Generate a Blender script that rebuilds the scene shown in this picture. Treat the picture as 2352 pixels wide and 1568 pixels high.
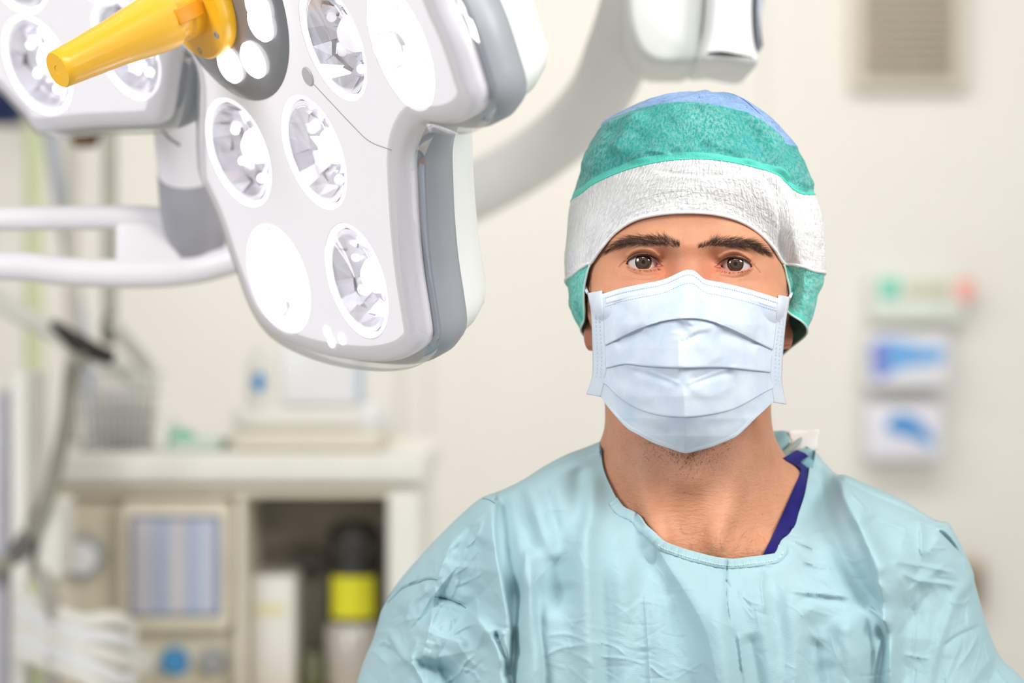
import bpy, bmesh, math, random
import numpy as np
from mathutils import Vector, Matrix, geometry
from mathutils.bvhtree import BVHTree

for _o in list(bpy.data.objects):
    bpy.data.objects.remove(_o)
random.seed(7)
RNG = np.random.default_rng(7)
SC = bpy.context.scene
COL = SC.collection

# ------------------------------------------------------------------ camera
CAM_H = 1.57
LENS = 85.0
FPX = LENS / 36.0 * 2352.0           # focal length in pixels of the 2352x1568 frame
cam_d = bpy.data.cameras.new('camera')
cam = bpy.data.objects.new('camera', cam_d)
COL.objects.link(cam)
cam.location = (0, 0, CAM_H)
cam.rotation_euler = (math.pi / 2, 0, 0)
cam_d.lens = LENS
cam_d.sensor_width = 36.0
cam_d.clip_start = 0.05
cam_d.dof.use_dof = True
cam_d.dof.focus_distance = 1.684
cam_d.dof.aperture_fstop = 3.5
SC.camera = cam

# ------------------------------------------------------------------ colour management, world, lights
SC.view_settings.view_transform = 'Standard'
SC.view_settings.look = 'None'
SC.view_settings.gamma = 1.0
SC.view_settings.exposure = -0.06
SC.view_settings.use_curve_mapping = False
W = bpy.data.worlds.new('ambient_fill')  # added ambient fill
SC.world = W
W.use_nodes = True
W.node_tree.nodes['Background'].inputs[0].default_value = (0.97, 0.985, 1.0, 1)
W.node_tree.nodes['Background'].inputs[1].default_value = 0.32


def area_light(name, loc, target, sx, sy, power, color=(1, 1, 1)):
    d = bpy.data.lights.new(name, 'AREA')
    d.shape = 'RECTANGLE'
    d.size, d.size_y = sx, sy
    d.energy = power
    d.color = color
    o = bpy.data.objects.new(name, d)
    COL.objects.link(o)
    o.location = loc
    o.rotation_euler = (Vector(target) - Vector(loc)).to_track_quat('-Z', 'Y').to_euler()
    return o


area_light('key_light', (1.7, 0.35, 2.45), (0.15, 1.75, 1.5), 0.7, 0.7, 33, (1, 0.97, 0.935))
area_light('fill_light', (-1.7, 0.5, 2.25), (0.12, 1.75, 1.45), 0.7, 0.9, 31, (0.97, 0.98, 1.0))
area_light('wall_wash_light', (0.0, 4.1, 2.94), (0.0, 5.6, 1.0), 3.2, 0.8, 50, (1, 0.985, 0.96))  # added to wash the back wall, no fixture behind it
area_light('front_fill_light', (0.5, 0.35, 2.9), (0.0, 3.2, 1.5), 1.8, 0.6, 32, (1, 0.985, 0.96))  # unseen source, added to brighten the overhead arm and the background

# ------------------------------------------------------------------ helpers


def P(px, py, d):
    """point at depth d (metres from the lens) on the ray of a pixel"""
    return ((px - 1176) / FPX * d, d, CAM_H - (py - 784) / FPX * d)


def PV(px, py, d):
    px = np.asarray(px, float); py = np.asarray(py, float)
    d = np.broadcast_to(np.asarray(d, float), px.shape)
    return np.stack([(px - 1176) / FPX * d, d, CAM_H - (py - 784) / FPX * d], -1)


def to_px(V):
    return 1176 + V[..., 0] / V[..., 1] * FPX, 784 - (V[..., 2] - CAM_H) / V[..., 1] * FPX


def crv(pts, n, closed=False):
    """Catmull-Rom through points, n samples spread evenly along it"""
    p = np.asarray(pts, float)
    if closed:
        q = np.vstack([p[-1], p, p[0], p[1]])
    else:
        q = np.vstack([2 * p[0] - p[1], p, 2 * p[-1] - p[-2]])
    out = []
    for i in range(1, len(q) - 2):
        t = np.linspace(0, 1, 24, endpoint=False)[:, None]
        a, b, c, d = q[i - 1], q[i], q[i + 1], q[i + 2]
        out.append(0.5 * (2 * b + (c - a) * t + (2 * a - 5 * b + 4 * c - d) * t ** 2 + (3 * b - a - 3 * c + d) * t ** 3))
    out = np.vstack(out + [q[-2][None]])
    s = np.r_[0, np.cumsum(np.linalg.norm(np.diff(out, axis=0), axis=1))]
    u = np.linspace(0, s[-1], n, endpoint=not closed)
    return np.stack([np.interp(u, s, out[:, k]) for k in range(p.shape[1])], -1)


def crv_key(pts, n, closed=True):
    """Catmull-Rom sampled evenly by key index"""
    p = np.asarray(pts, float)
    K = len(p)
    u = np.linspace(0, K if closed else K - 1, n, endpoint=not closed)
    i = np.floor(u).astype(int)
    if not closed:
        i = np.minimum(i, K - 2)
    t = (u - i)[:, None]
    g = (lambda k: p[k % K]) if closed else (lambda k: p[np.clip(k, 0, K - 1)])
    a, b, c, d = g(i - 1), g(i), g(i + 1), g(i + 2)
    return 0.5 * (2 * b + (c - a) * t + (2 * a - 5 * b + 4 * c - d) * t ** 2 + (3 * b - a - 3 * c + d) * t ** 3)


def grid_faces(nr, nc, wrap=False):
    r = np.arange(nr - 1)[:, None]
    c = np.arange(nc if wrap else nc - 1)[None, :]
    c2 = (c + 1) % nc
    return np.stack([r * nc + c, r * nc + c2, (r + 1) * nc + c2, (r + 1) * nc + c], -1).reshape(-1, 4)


def link(name, me, mat, parent=None):
    o = bpy.data.objects.new(name, me)
    COL.objects.link(o)
    if parent is not None:
        o.parent = parent
    mats = mat if isinstance(mat, (list, tuple)) else [mat]
    for m in mats:
        me.materials.append(m)
    return o


def world_of(parent):
    w = Vector((0, 0, 0))
    while parent is not None:
        w += parent.location
        parent = parent.parent
    return np.array(w)


def mk(name, V, F, mat, parent=None, smooth=True, attrs=None, midx=None, flip=False):
    """one mesh object from numpy arrays; V in world metres"""
    V = np.asarray(V, np.float64).reshape(-1, 3) - world_of(parent)
    me = bpy.data.meshes.new(name)
    if isinstance(F, np.ndarray):
        F = F[:, ::-1] if flip else F
        k = F.shape[1]
        me.vertices.add(len(V)); me.vertices.foreach_set('co', V.astype(np.float32).ravel())
        me.loops.add(F.size); me.loops.foreach_set('vertex_index', F.astype(np.int32).ravel())
        me.polygons.add(len(F))
        me.polygons.foreach_set('loop_start', (np.arange(len(F)) * k).astype(np.int32))
        me.update(calc_edges=True)
    else:
        me.from_pydata([tuple(v) for v in V], [], [tuple(f) for f in F])
    me.polygons.foreach_set('use_smooth', np.full(len(me.polygons), smooth))
    if midx is not None:
        me.polygons.foreach_set('material_index', np.asarray(midx, np.int32))
    for nm, val in (attrs or {}).items():
        a = me.attributes.new(nm, 'FLOAT', 'POINT')
        a.data.foreach_set('value', np.asarray(val, np.float32).ravel())
    me.validate()
    me.update()
    return link(name, me, mat, parent)


class MB:
    """collects several shapes into one mesh"""
    def __init__(self):
        self.V, self.F, self.n = [], [], 0

    def add(self, V, F):
        V = np.asarray(V, float).reshape(-1, 3)
        self.V.append(V)
        self.F += [tuple(int(i) + self.n for i in f) for f in F]
        self.n += len(V)
        return self

    def box(self, lo, hi, bev=0.0, M=None):
        bm = bmesh.new()
        bmesh.ops.create_cube(bm, size=1)
        lo = np.array(lo, float); hi = np.array(hi, float)
        for v in bm.verts:
            v.co = Vector((lo + hi) / 2 + np.array(v.co) * (hi - lo))
        if bev > 0:
            bev = min(bev, float(min(hi - lo)) * 0.45)
            bmesh.ops.bevel(bm, geom=bm.edges[:] , offset=bev, segments=3, profile=0.5, affect='EDGES')
        bm.verts.index_update()
        V = np.array([v.co[:] for v in bm.verts])
        if M is not None:
            V = V @ np.array(M.to_3x3()).T + np.array(M.to_translation())
        self.add(V, [[v.index for v in f.verts] for f in bm.faces])
        bm.free()
        return self

    def tube(self, pts, r, n=12, caps=True, flat=1.0):
        p = np.asarray(pts, float)
        r = np.broadcast_to(np.asarray(r, float), (len(p),))
        T = np.gradient(p, axis=0)
        T /= np.linalg.norm(T, axis=1)[:, None] + 1e-12
        up = np.array([0, 0, 1.0]) if abs(T[0][2]) < 0.9 else np.array([0, 1.0, 0])
        a = np.linspace(0, 2 * np.pi, n, endpoint=False)
        V = []
        u = np.cross(T[0], up); u /= np.linalg.norm(u)
        for i in range(len(p)):
            u = u - T[i] * (u @ T[i]); u /= np.linalg.norm(u) + 1e-12
            w = np.cross(T[i], u)
            V.append(p[i] + r[i] * (np.cos(a)[:, None] * u + flat * np.sin(a)[:, None] * w))
        F = grid_faces(len(p), n, True).tolist()
        if caps:
            F += [list(range(n))[::-1], [(len(p) - 1) * n + k for k in range(n)]]
        return self.add(np.vstack(V), F)

    def lathe(self, prof, o, axis, n=40):
        """profile of (radius, height) about an axis from point o"""
        ax = Vector(axis).normalized()
        q = np.array(ax.to_track_quat('Z', 'Y').to_matrix())
        a = np.linspace(0, 2 * np.pi, n, endpoint=False)
        V = []
        for r, h in prof:
            V.append(np.stack([r * np.cos(a), r * np.sin(a), np.full(n, h)], -1))
        V = np.vstack(V) @ q.T + np.array(o)
        F = grid_faces(len(prof), n, True).tolist()
        F += [list(range(n))[::-1], [(len(prof) - 1) * n + k for k in range(n)]]
        return self.add(V, F)

    def sphere(self, c, r, n=16, m=10):
        r = np.broadcast_to(np.asarray(r, float), (3,))
        th = np.linspace(0, np.pi, m + 1)[1:-1]
        a = np.linspace(0, 2 * np.pi, n, endpoint=False)
        V = [[0, 0, 1]]
        for t in th:
            V += [[np.sin(t) * np.cos(x), np.sin(t) * np.sin(x), np.cos(t)] for x in a]
        V.append([0, 0, -1])
        F = [[0, 1 + k, 1 + (k + 1) % n] for k in range(n)]
        for i in range(m - 2):
            b = 1 + i * n
            F += [[b + k, b + n + k, b + n + (k + 1) % n, b + (k + 1) % n] for k in range(n)]
        L = len(V) - 1; b = 1 + (m - 2) * n
        F += [[b + k, L, b + (k + 1) % n] for k in range(n)]
        return self.add(np.array(V) * r + np.array(c), F)

    def build(self, name, mat, parent=None, smooth=False, auto=True):
        V = np.vstack(self.V)
        o = mk(name, V, self.F, mat, parent, smooth=True)
        bm = bmesh.new(); bm.from_mesh(o.data)
        bmesh.ops.recalc_face_normals(bm, faces=bm.faces)
        for e in bm.edges:
            e.smooth = smooth or (len(e.link_faces) == 2 and e.calc_face_angle(0) < math.radians(38))
        bm.to_mesh(o.data); bm.free()
        return o


def tag(o, label=None, cat=None, group=None, kind=None):
    if label: o['label'] = label
    if cat: o['category'] = cat
    if group: o['group'] = group
    if kind: o['kind'] = kind
    return o


def thing(name, loc, label, cat, group=None):
    o = bpy.data.objects.new(name, None)
    COL.objects.link(o)
    o.location = loc
    o.empty_display_size = 0.1
    return tag(o, label, cat, group)


# ------------------------------------------------------------------ materials
def srgb(r, g, b):
    return tuple(((c / 255) / 12.92 if c / 255 < 0.04045 else ((c / 255 + 0.055) / 1.055) ** 2.4) for c in (r, g, b)) + (1,)


class NT:
    def __init__(self, name):
        self.m = bpy.data.materials.new(name)
        self.m.use_nodes = True
        self.t = self.m.node_tree
        self.b = self.t.nodes['Principled BSDF']
        self.out = self.t.nodes['Material Output']

    def n(self, kind, **kw):
        x = self.t.nodes.new(kind)
        for k, v in kw.items():
            if k.startswith('i_'):
                x.inputs[k[2:].replace('_', ' ')].default_value = v
            else:
                setattr(x, k, v)
        return x

    def l(self, a, b):
        self.t.links.new(a, b)

    def set(self, **kw):
        for k, v in kw.items():
            self.b.inputs[k.replace('_', ' ')].default_value = v
        return self

    def coords(self, scale=(1, 1, 1), rot=(0, 0, 0)):
        tc = self.n('ShaderNodeTexCoord')
        mp = self.n('ShaderNodeMapping')
        mp.inputs['Scale'].default_value = scale
        mp.inputs['Rotation'].default_value = rot
        self.l(tc.outputs['Object'], mp.inputs['Vector'])
        return mp.outputs['Vector']

    def noise(self, scale, detail=3, rough=0.5, vec=None, dist=0.0):
        x = self.n('ShaderNodeTexNoise')
        x.inputs['Scale'].default_value = scale
        x.inputs['Detail'].default_value = detail
        x.inputs['Roughness'].default_value = rough
        x.inputs['Distortion'].default_value = dist
        self.l(vec if vec is not None else self.coords(), x.inputs['Vector'])
        return x.outputs['Fac']

    def ramp(self, fac, stops):
        x = self.n('ShaderNodeValToRGB')
        e = x.color_ramp.elements
        while len(e) < len(stops):
            e.new(0.5)
        for k, (p, c) in enumerate(stops):
            e[k].position = p
            e[k].color = c if len(c) == 4 else tuple(c) + (1,)
        self.l(fac, x.inputs['Fac'])
        return x.outputs['Color']

    def mix(self, fac, a, b, mode='MIX'):
        x = self.n('ShaderNodeMix', data_type='RGBA', blend_type=mode)
        for sock, v in ((x.inputs['Factor'], fac), (x.inputs['A'], a), (x.inputs['B'], b)):
            pass
        fi = x.inputs[0]; ai = x.inputs[6]; bi = x.inputs[7]
        for sock, v in ((fi, fac), (ai, a), (bi, b)):
            if hasattr(v, 'is_linked') or hasattr(v, 'links'):
                self.l(v, sock)
            else:
                sock.default_value = v
        return x.outputs[2]

    def math(self, op, a, b=None, c=None, clamp=False):
        x = self.n('ShaderNodeMath', operation=op, use_clamp=clamp)
        for k, v in enumerate((a, b, c)):
            if v is None: continue
            if hasattr(v, 'links'):
                self.l(v, x.inputs[k])
            else:
                x.inputs[k].default_value = v
        return x.outputs[0]

    def attr(self, name):
        x = self.n('ShaderNodeAttribute', attribute_name=name)
        return x.outputs['Fac']

    def bump(self, height, dist, strength=1.0, normal=None):
        x = self.n('ShaderNodeBump')
        x.inputs['Strength'].default_value = strength
        x.inputs['Distance'].default_value = dist
        self.l(height, x.inputs['Height'])
        if normal is not None:
            self.l(normal, x.inputs['Normal'])
        return x.outputs['Normal']

    def color(self, c):
        if hasattr(c, 'links'):
            self.l(c, self.b.inputs['Base Color'])
        else:
            self.b.inputs['Base Color'].default_value = c
        return self


def plain(name, rgb, rough=0.5, metal=0.0, var=0.06, scale=30, spec=0.5, coat=0.0, trans=0.0):
    """a plain surface with a faint procedural variation of tone"""
    t = NT(name)
    c = np.array(srgb(*rgb))
    f = t.noise(scale, 3, 0.55)
    t.color(t.ramp(f, [(0.3, tuple(np.clip(c[:3] * (1 - var), 0, 1))), (0.7, tuple(np.clip(c[:3] * (1 + var), 0, 1)))]))
    t.set(Roughness=rough, Metallic=metal, Specular_IOR_Level=spec, Coat_Weight=coat, Transmission_Weight=trans)
    return t.m


def emitter(name, rgb, strength):
    t = NT(name)
    t.color(srgb(*rgb))
    t.b.inputs['Emission Color'].default_value = srgb(*rgb)
    t.b.inputs['Emission Strength'].default_value = strength
    return t.m


M_wall = plain('wall_paint', (229, 226, 218), 0.7, var=0.015, scale=3)
M_floor = plain('vinyl_floor', (236, 235, 230), 0.4, var=0.03, scale=8)
M_white = plain('white_plastic', (238, 238, 240), 0.35, var=0.01)
M_offwhite = plain('offwhite_enamel', (236, 233, 224), 0.4, var=0.02)
M_cream = plain('cream_enamel', (226, 219, 200), 0.45, var=0.02)
M_beige = plain('beige_panel', (222, 213, 190), 0.45, var=0.02)
M_taupe = plain('taupe_lining', (206, 197, 180), 0.6, var=0.04)
M_grey = plain('grey_plastic', (165, 165, 168), 0.45, var=0.03)
M_bluegrey = plain('blue_grey_metal', (168, 175, 190), 0.4, var=0.03)
M_khaki = plain('khaki_hose', (150, 148, 132), 0.5, var=0.12, scale=60)
M_black = plain('black_rubber', (38, 34, 32), 0.5, var=0.1)
M_yellowlab = plain('yellow_label', (228, 222, 40), 0.5, var=0.03)
M_green = plain('green_plastic', (95, 185, 150), 0.5, var=0.05)
M_blue = plain('blue_plastic', (70, 150, 205), 0.4, var=0.05)
M_navy = plain('navy_enamel', (22, 36, 74), 0.4, var=0.1)
M_brown = plain('brown_plastic', (92, 66, 34), 0.5, var=0.2)
M_lime = plain('lime_tint', (214, 222, 180), 0.5, var=0.03)
M_palegreen = plain('pale_green', (205, 220, 205), 0.5, var=0.03)
M_wood = plain('tan_wood', (196, 160, 104), 0.5, var=0.08, scale=14)

# ------------------------------------------------------------------ the room
WALL_Y = 5.6
tag(MB().box((-3.2, WALL_Y, 0), (3.2, WALL_Y + 0.12, 3.0)).build('wall_back', M_wall), kind='structure')
tag(MB().box((-3.32, 2.4, 0), (-3.2, WALL_Y + 0.12, 3.0)).build('wall_left', M_wall), kind='structure')
tag(MB().box((-3.2, 0.9, -0.1), (3.2, WALL_Y + 0.12, 0)).build('floor', M_floor), kind='structure')
tag(MB().box((-3.2, 2.6, 3.0), (3.2, WALL_Y + 0.12, 3.1)).build('ceiling', M_wall), kind='structure')
tag(MB().box((-3.2, WALL_Y - 0.015, 0), (3.2, WALL_Y, 0.1), 0.004).build('baseboard_back', M_offwhite), kind='structure')


def pxbox(mb, x0, y0, x1, y1, d, depth, bev=0.004):
    a = P(x0, y1, d); b = P(x1, y0, d)
    return mb.box((a[0], d, a[2]), (b[0], d + depth, b[2]), bev)


# a slim cover strip on the wall left of the middle, and the edge of a door frame
t_ = MB(); pxbox(t_, 925, -700, 978, 2000, WALL_Y - 0.03, 0.03)
tag(t_.build('trim_1', M_wall), kind='structure')
t_ = MB(); pxbox(t_, 1690, -700, 1755, 2000, WALL_Y - 0.012, 0.012)
tag(t_.build('trim_2', M_wall), kind='structure')

# ------------------------------------------------------------------ things on the back wall, right-hand side
t = thing('ventilation_grille', (0, 0, 0), 'taupe metal air grille high on the wall, upper right of the surgeon', 'grille')
m = MB(); pxbox(m, 1958, -330, 2222, 205, WALL_Y - 0.045, 0.045, 0.006); m.build('frame', plain('taupe_frame', (206, 199, 182), 0.5), t)
m = MB(); pxbox(m, 1985, -300, 2190, 178, WALL_Y - 0.055, 0.01, 0.003)
for k in range(24):
    pxbox(m, 1990, -292 + k * 19.5, 2185, -284 + k * 19.5, WALL_Y - 0.066, 0.011, 0.002)
m.build('louvre_panel', plain('taupe_metal', (172, 163, 144), 0.5), t)


def wall_box(name, label, cat, x0, y0, x1, y1, dep, body, group):
    t = thing(name, (0, 0, 0), label, cat, group)
    m = MB(); pxbox(m, x0, y0, x1, y1, WALL_Y - dep, dep, 0.006); m.build('box_body', body, t)
    return t


def px_poly(name, pts, d, thick, mat, parent):
    """flat printed or cut-out shape with a little thickness"""
    q = crv(pts, 60, True)
    a = PV(q[:, 0], q[:, 1], d); b = PV(q[:, 0], q[:, 1], d + thick)
    n = len(q)
    F = [list(range(n))[::-1], list(range(n, 2 * n))] + [[k, (k + 1) % n, n + (k + 1) % n, n + k] for k in range(n)]
    return MB().add(np.vstack([a, b]), F).build(name, mat, parent)


M_paper = plain('pale_card', (226, 226, 232), 0.5, var=0.02)
M_paper2 = plain('white_card', (224, 224, 234), 0.5, var=0.02)
t = wall_box('dispenser_panel', 'white wall dispenser with a green square, tan strip and red square, above the glove boxes', 'dispenser', 2000, 628, 2215, 740, 0.06, plain('pale_green_card', (218, 224, 214), 0.5), None)
dF = WALL_Y - 0.062
for nm, x0, y0, x1, y1, rgb in (('green_patch', 2022, 640, 2066, 684, (100, 205, 178)), ('tan_strip', 2080, 648, 2182, 680, (200, 198, 170)), ('red_patch', 2196, 640, 2236, 690, (240, 170, 160))):
    m = MB(); pxbox(m, x0, y0, x1, y1, dF - 0.002, 0.01 if nm != 'red_patch' else 0.03, 0.001); m.build(nm, plain(nm, rgb, 0.5), t)
t = wall_box('glove_box', 'pale glove box with a broad blue band, middle one on the right wall', 'box', 1992, 762, 2180, 892, 0.09, M_paper, 'glove boxes on the wall')
dF = WALL_Y - 0.0915
px_poly('blue_print', [(2010, 785), (2060, 782), (2120, 795), (2168, 800), (2160, 830), (2110, 838), (2060, 850), (2020, 868), (2006, 830)], dF, 0.002, plain('light_blue_print', (105, 170, 226), 0.5), t)
px_poly('violet_print', [(2004, 790), (2036, 786), (2040, 820), (2036, 862), (2010, 868), (2002, 830)], dF - 0.002, 0.002, plain('violet_print', (118, 132, 208), 0.5), t)
t = wall_box('glove_box', 'white glove box with a small blue hand shape, lowest one on the right wall', 'box', 1990, 928, 2166, 1056, 0.09, M_paper2, 'glove boxes on the wall')
px_poly('blue_print', [(2040, 965), (2070, 950), (2110, 965), (2130, 990), (2146, 1012), (2130, 1022), (2100, 1005), (2066, 998), (2036, 985)], dF, 0.002, plain('blue_print', (50, 140, 205), 0.5), t)
t = thing('wall_socket', (0, 0, 0), 'small brownish wall box just behind the right shoulder', 'socket')
m = MB(); pxbox(m, 2195, 1290, 2262, 1400, WALL_Y - 0.05, 0.05, 0.01); m.build('socket_plate', plain('brownish_plate', (168, 150, 128), 0.5), t)
m = MB(); pxbox(m, 2212, 1320, 2246, 1372, WALL_Y - 0.056, 0.008, 0.003); m.build('socket_insert', plain('dark_insert', (120, 104, 88), 0.5), t)

# ------------------------------------------------------------------ anaesthesia workstation, left background
DM = 3.3
Z_TOP = CAM_H - (1042 - 784) / FPX * (DM - 0.03)      # height of the worktop
Z_BAY = CAM_H - (1610 - 784) / FPX * DM               # height of the bay floor


def py_at(z, d):
    return 784 + (CAM_H - z) / d * FPX


ws = thing('anaesthesia_workstation', (P(500, 0, DM)[0], DM + 0.2, 0), 'cream anaesthesia workstation with a striped screen and an open bay, left background', 'workstation')
m = MB(); pxbox(m, 30, 1042, 985, 1112, DM - 0.03, 0.5, 0.012); m.build('worktop', M_offwhite, ws)
m = MB(); pxbox(m, 30, 1112, 960, 1142, DM, 0.45, 0.008); m.build('top_rail', M_cream, ws)
m = MB(); pxbox(m, 888, 1112, 968, 3380, DM, 0.45, 0.01); m.build('side_post', M_offwhite, ws)
m = MB(); pxbox(m, 130, 1142, 548, 1640, DM + 0.03, 0.42, 0.01); m.build('instrument_panel', M_beige, ws)
m = MB(); pxbox(m, 540, 1142, 562, 1640, DM, 0.45, 0.004); m.build('divider', M_cream, ws)
m = MB(); pxbox(m, 562, 1142, 888, 1609, DM + 0.24, 0.05, 0.004); m.build('bay_lining', M_taupe, ws)
m = MB(); pxbox(m, 130, 1610, 888, 1650, DM, 0.45, 0.004); m.build('bay_shelf', M_wood, ws)
m = MB(); pxbox(m, 60, 1650, 960, 3330, DM + 0.02, 0.42, 0.01); m.build('drawer_base', M_cream, ws)
m = MB(); pxbox(m, 270, 1150, 530, 1450, DM - 0.012, 0.05, 0.012); sf = m.build('screen_surround', plain('surround', (228, 220, 196), 0.45), ws)
m = MB(); pxbox(m, 296, 1184, 506, 1418, DM - 0.018, 0.02, 0.004); m.build('screen_bezel', plain('bezel', (122, 122, 150), 0.4), sf)


def stripe_screen():
    t = NT('striped_screen')
    tc = t.n('ShaderNodeTexCoord'); sp = t.n('ShaderNodeSeparateXYZ')
    t.l(tc.outputs['Generated'], sp.inputs[0])
    c1 = srgb(178, 174, 178); c2 = srgb(154, 163, 180); c3 = srgb(190, 184, 184)
    st = [(0.0, srgb(150, 150, 176)), (0.05, c1), (0.18, c1), (0.25, c2), (0.42, c2), (0.5, c3), (0.6, c1), (0.68, c2), (0.8, srgb(160, 172, 196)), (0.86, c3), (0.94, srgb(170, 178, 200)), (1.0, srgb(150, 150, 176))]
    col = t.ramp(sp.outputs[0], st)
    t.color(col)
    t.l(col, t.b.inputs['Emission Color'])
    t.b.inputs['Emission Strength'].default_value = 0.22
    t.set(Roughness=0.25)
    return t.m


m = MB(); pxbox(m, 304, 1193, 498, 1409, DM - 0.021, 0.01, 0.002); m.build('screen', stripe_screen(), sf)
c = P(192, 1278, DM + 0.03)
dial = MB().lathe([(0.001, 0), (0.031, 0), (0.031, 0.018), (0.024, 0.022)], c, (0, -1, 0)).build('pressure_gauge', M_grey, ws)
MB().lathe([(0.001, 0.019), (0.022, 0.022), (0.018, 0.026)], c, (0, -1, 0)).build('gauge_face', M_white, dial)
for px, mt, nm in ((325, M_offwhite, 'control_knob'), (402, M_blue, 'control_knob'), (490, M_grey, 'control_knob')):
    kb = MB().lathe([(0.001, 0), (0.02, 0), (0.02, 0.004), (0.013, 0.006), (0.012, 0.028), (0.009, 0.03)], P(px, 1518, DM + 0.03), (0, -1, 0)).build(nm, mt, ws)
    if mt is M_blue: kb['label'] = 'blue control knob'
m = MB(); pxbox(m, 566, 1262, 742, 1312, DM + 0.205, 0.05, 0.006); m.build('bay_shelf_lip', plain('dark_taupe', (128, 120, 108), 0.6), ws)
for k, (px, py) in enumerate(((90, 3340), (920, 3340), (90, 3340), (920, 3340))):
    q = P(px, py, DM + (0.06 if k < 2 else 0.38))
    MB().sphere((q[0], q[1], 0.035), (0.03, 0.03, 0.035)).build('castor', M_grey, ws)

# things in and on the workstation
t = thing('absorber_canister', (0, 0, 0), 'black canister with a bright yellow label in the open bay', 'canister')
ax = (0, 0, 1)


def px_lathe(mb, cx, prof, d, n=40):
    """upright turned shape from (half width px, py) pairs"""
    pr = [(max(w, 0.5) / FPX * d, CAM_H - (py - 784) / FPX * d) for w, py in prof]
    x = (cx - 1176) / FPX * d
    return mb.lathe([(r, z) for r, z in pr], (x, d, 0), (0, 0, 1), n)


dC = DM + 0.12
px_lathe(MB(), 815, [(1, py_at(Z_BAY + .0005, DM + .12)), (64, py_at(Z_BAY + .0015, DM + .12)), (68, 1560), (68, 1440), (58, 1425)], dC).build('clear_base', plain('grey_clear', (196, 190, 180), 0.25, coat=0.5), t)
px_lathe(MB(), 815, [(58, 1428), (62, 1420), (62, 1220), (50, 1204), (40, 1196), (1, 1192)], dC).build('canister_body', M_black, t)
m = MB()
a = np.linspace(-0.92, 0.86, 24)
R = 63.5 / FPX * dC; cx = (815 - 1176) / FPX * dC
zz = [CAM_H - (py - 784) / FPX * dC for py in (1414, 1318)]
V = [[cx + R * math.sin(x), dC - R * math.cos(x), z] for z in zz for x in a] + [[cx + (R - .002) * math.sin(x), dC - (R - .002) * math.cos(x), z] for z in zz for x in a]
m.add(V, grid_faces(2, 24).tolist() + (grid_faces(2, 24) + 48)[:, ::-1].tolist())
m.build('label_wrap', M_yellowlab, t)
m = MB()
for x in (778, 815, 850):
    m.sphere(P(x, 1262, dC - R), 0.008)
m.build('lid_clips', plain('dark_grey', (70, 64, 62), 0.4), t)
t = thing('storage_box', (0, 0, 0), 'tall white box with a pale yellow stripe in the open bay', 'box')
m = MB(); pxbox(m, 575, 1322, 676, py_at(Z_BAY + .0005, DM + .05), DM + 0.05, 0.13, 0.005); m.build('box_body', M_offwhite, t)
m = MB(); pxbox(m, 582, 1386, 652, 1414, DM + 0.048, 0.01, 0.001); m.build('yellow_stripe', plain('pale_yellow', (232, 226, 182), 0.5), t)
t = MB(); pxbox(t, 690, 1500, 738, py_at(Z_BAY + .0005, DM + .1), DM + 0.1, 0.08, 0.01)
tag(t.build('green_bag', plain('dark_green', (120, 128, 96), 0.6), None), 'dull green bundle between the white box and the black canister', 'bundle')

mon = thing('ventilator_monitor', (0, 0, 0), 'white monitor unit with rounded corner lying on the workstation top', 'monitor')
m = MB(); pxbox(m, 525, 985, 880, py_at(Z_TOP + .0005, DM + .03), DM + 0.03, 0.3, 0.012); m.build('unit_base', M_cream, mon)
m = MB(); pxbox(m, 530, 938, 835, 986, DM + 0.04, 0.28, 0.012); m.build('unit_top', M_offwhite, mon)
MB().sphere(P(850, 972, DM + 0.12), (0.026, 0.08, 0.03)).build('rounded_end', M_white, mon)
t = thing('display_panel', (0, 0, 0), 'pale upright display panel with a blue edge, standing on the monitor unit', 'display')
m = MB(); pxbox(m, 640, 790, 822, py_at(CAM_H - (938 - 784) / FPX * (DM + .04) + .0005, DM + .14), DM + 0.14, 0.05, 0.01); m.build('panel_body', M_white, t)
m = MB(); pxbox(m, 818, 800, 834, 928, DM + 0.15, 0.04, 0.004); m.build('blue_edge', plain('pale_blue', (190, 208, 226), 0.4), t)
t = thing('spray_bottle', (0, 0, 0), 'white bottle with a blue mark, left of the pale display panel', 'bottle')
_b = py_at(CAM_H - (938 - 784) / FPX * (DM + .04) + .0005, DM + .12)
px_lathe(MB(), 594, [(1, _b), (26, _b - 1), (27, 840), (20, 822), (12, 812), (12, 800), (1, 798)], DM + 0.12).build('bottle_body', plain('milky', (232, 230, 222), 0.4), t)
MB().sphere(P(595, 878, DM + 0.105), (0.009, 0.003, 0.016)).build('blue_mark', M_blue, t)
t = thing('mask_tray', (0, 0, 0), 'small green tray of green soft things on the workstation top', 'tray')
m = MB(); pxbox(m, 388, 1010, 505, py_at(Z_TOP + .0005, DM + .03), DM + 0.03, 0.14, 0.006); m.build('tray', M_palegreen, t)
MB().sphere(P(418, 1014, DM + 0.08), (0.022, 0.03, 0.018)).build('green_pouch', M_green, t)
MB().sphere(P(466, 1022, DM + 0.08), (0.026, 0.03, 0.010)).build('green_pouch', plain('soft_green', (150, 205, 178), 0.5), t)
m = MB(); pxbox(m, 386, 962, 404, 1012, DM + 0.06, 0.03, 0.006); m.build('tube_holder', M_palegreen, t)

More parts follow.
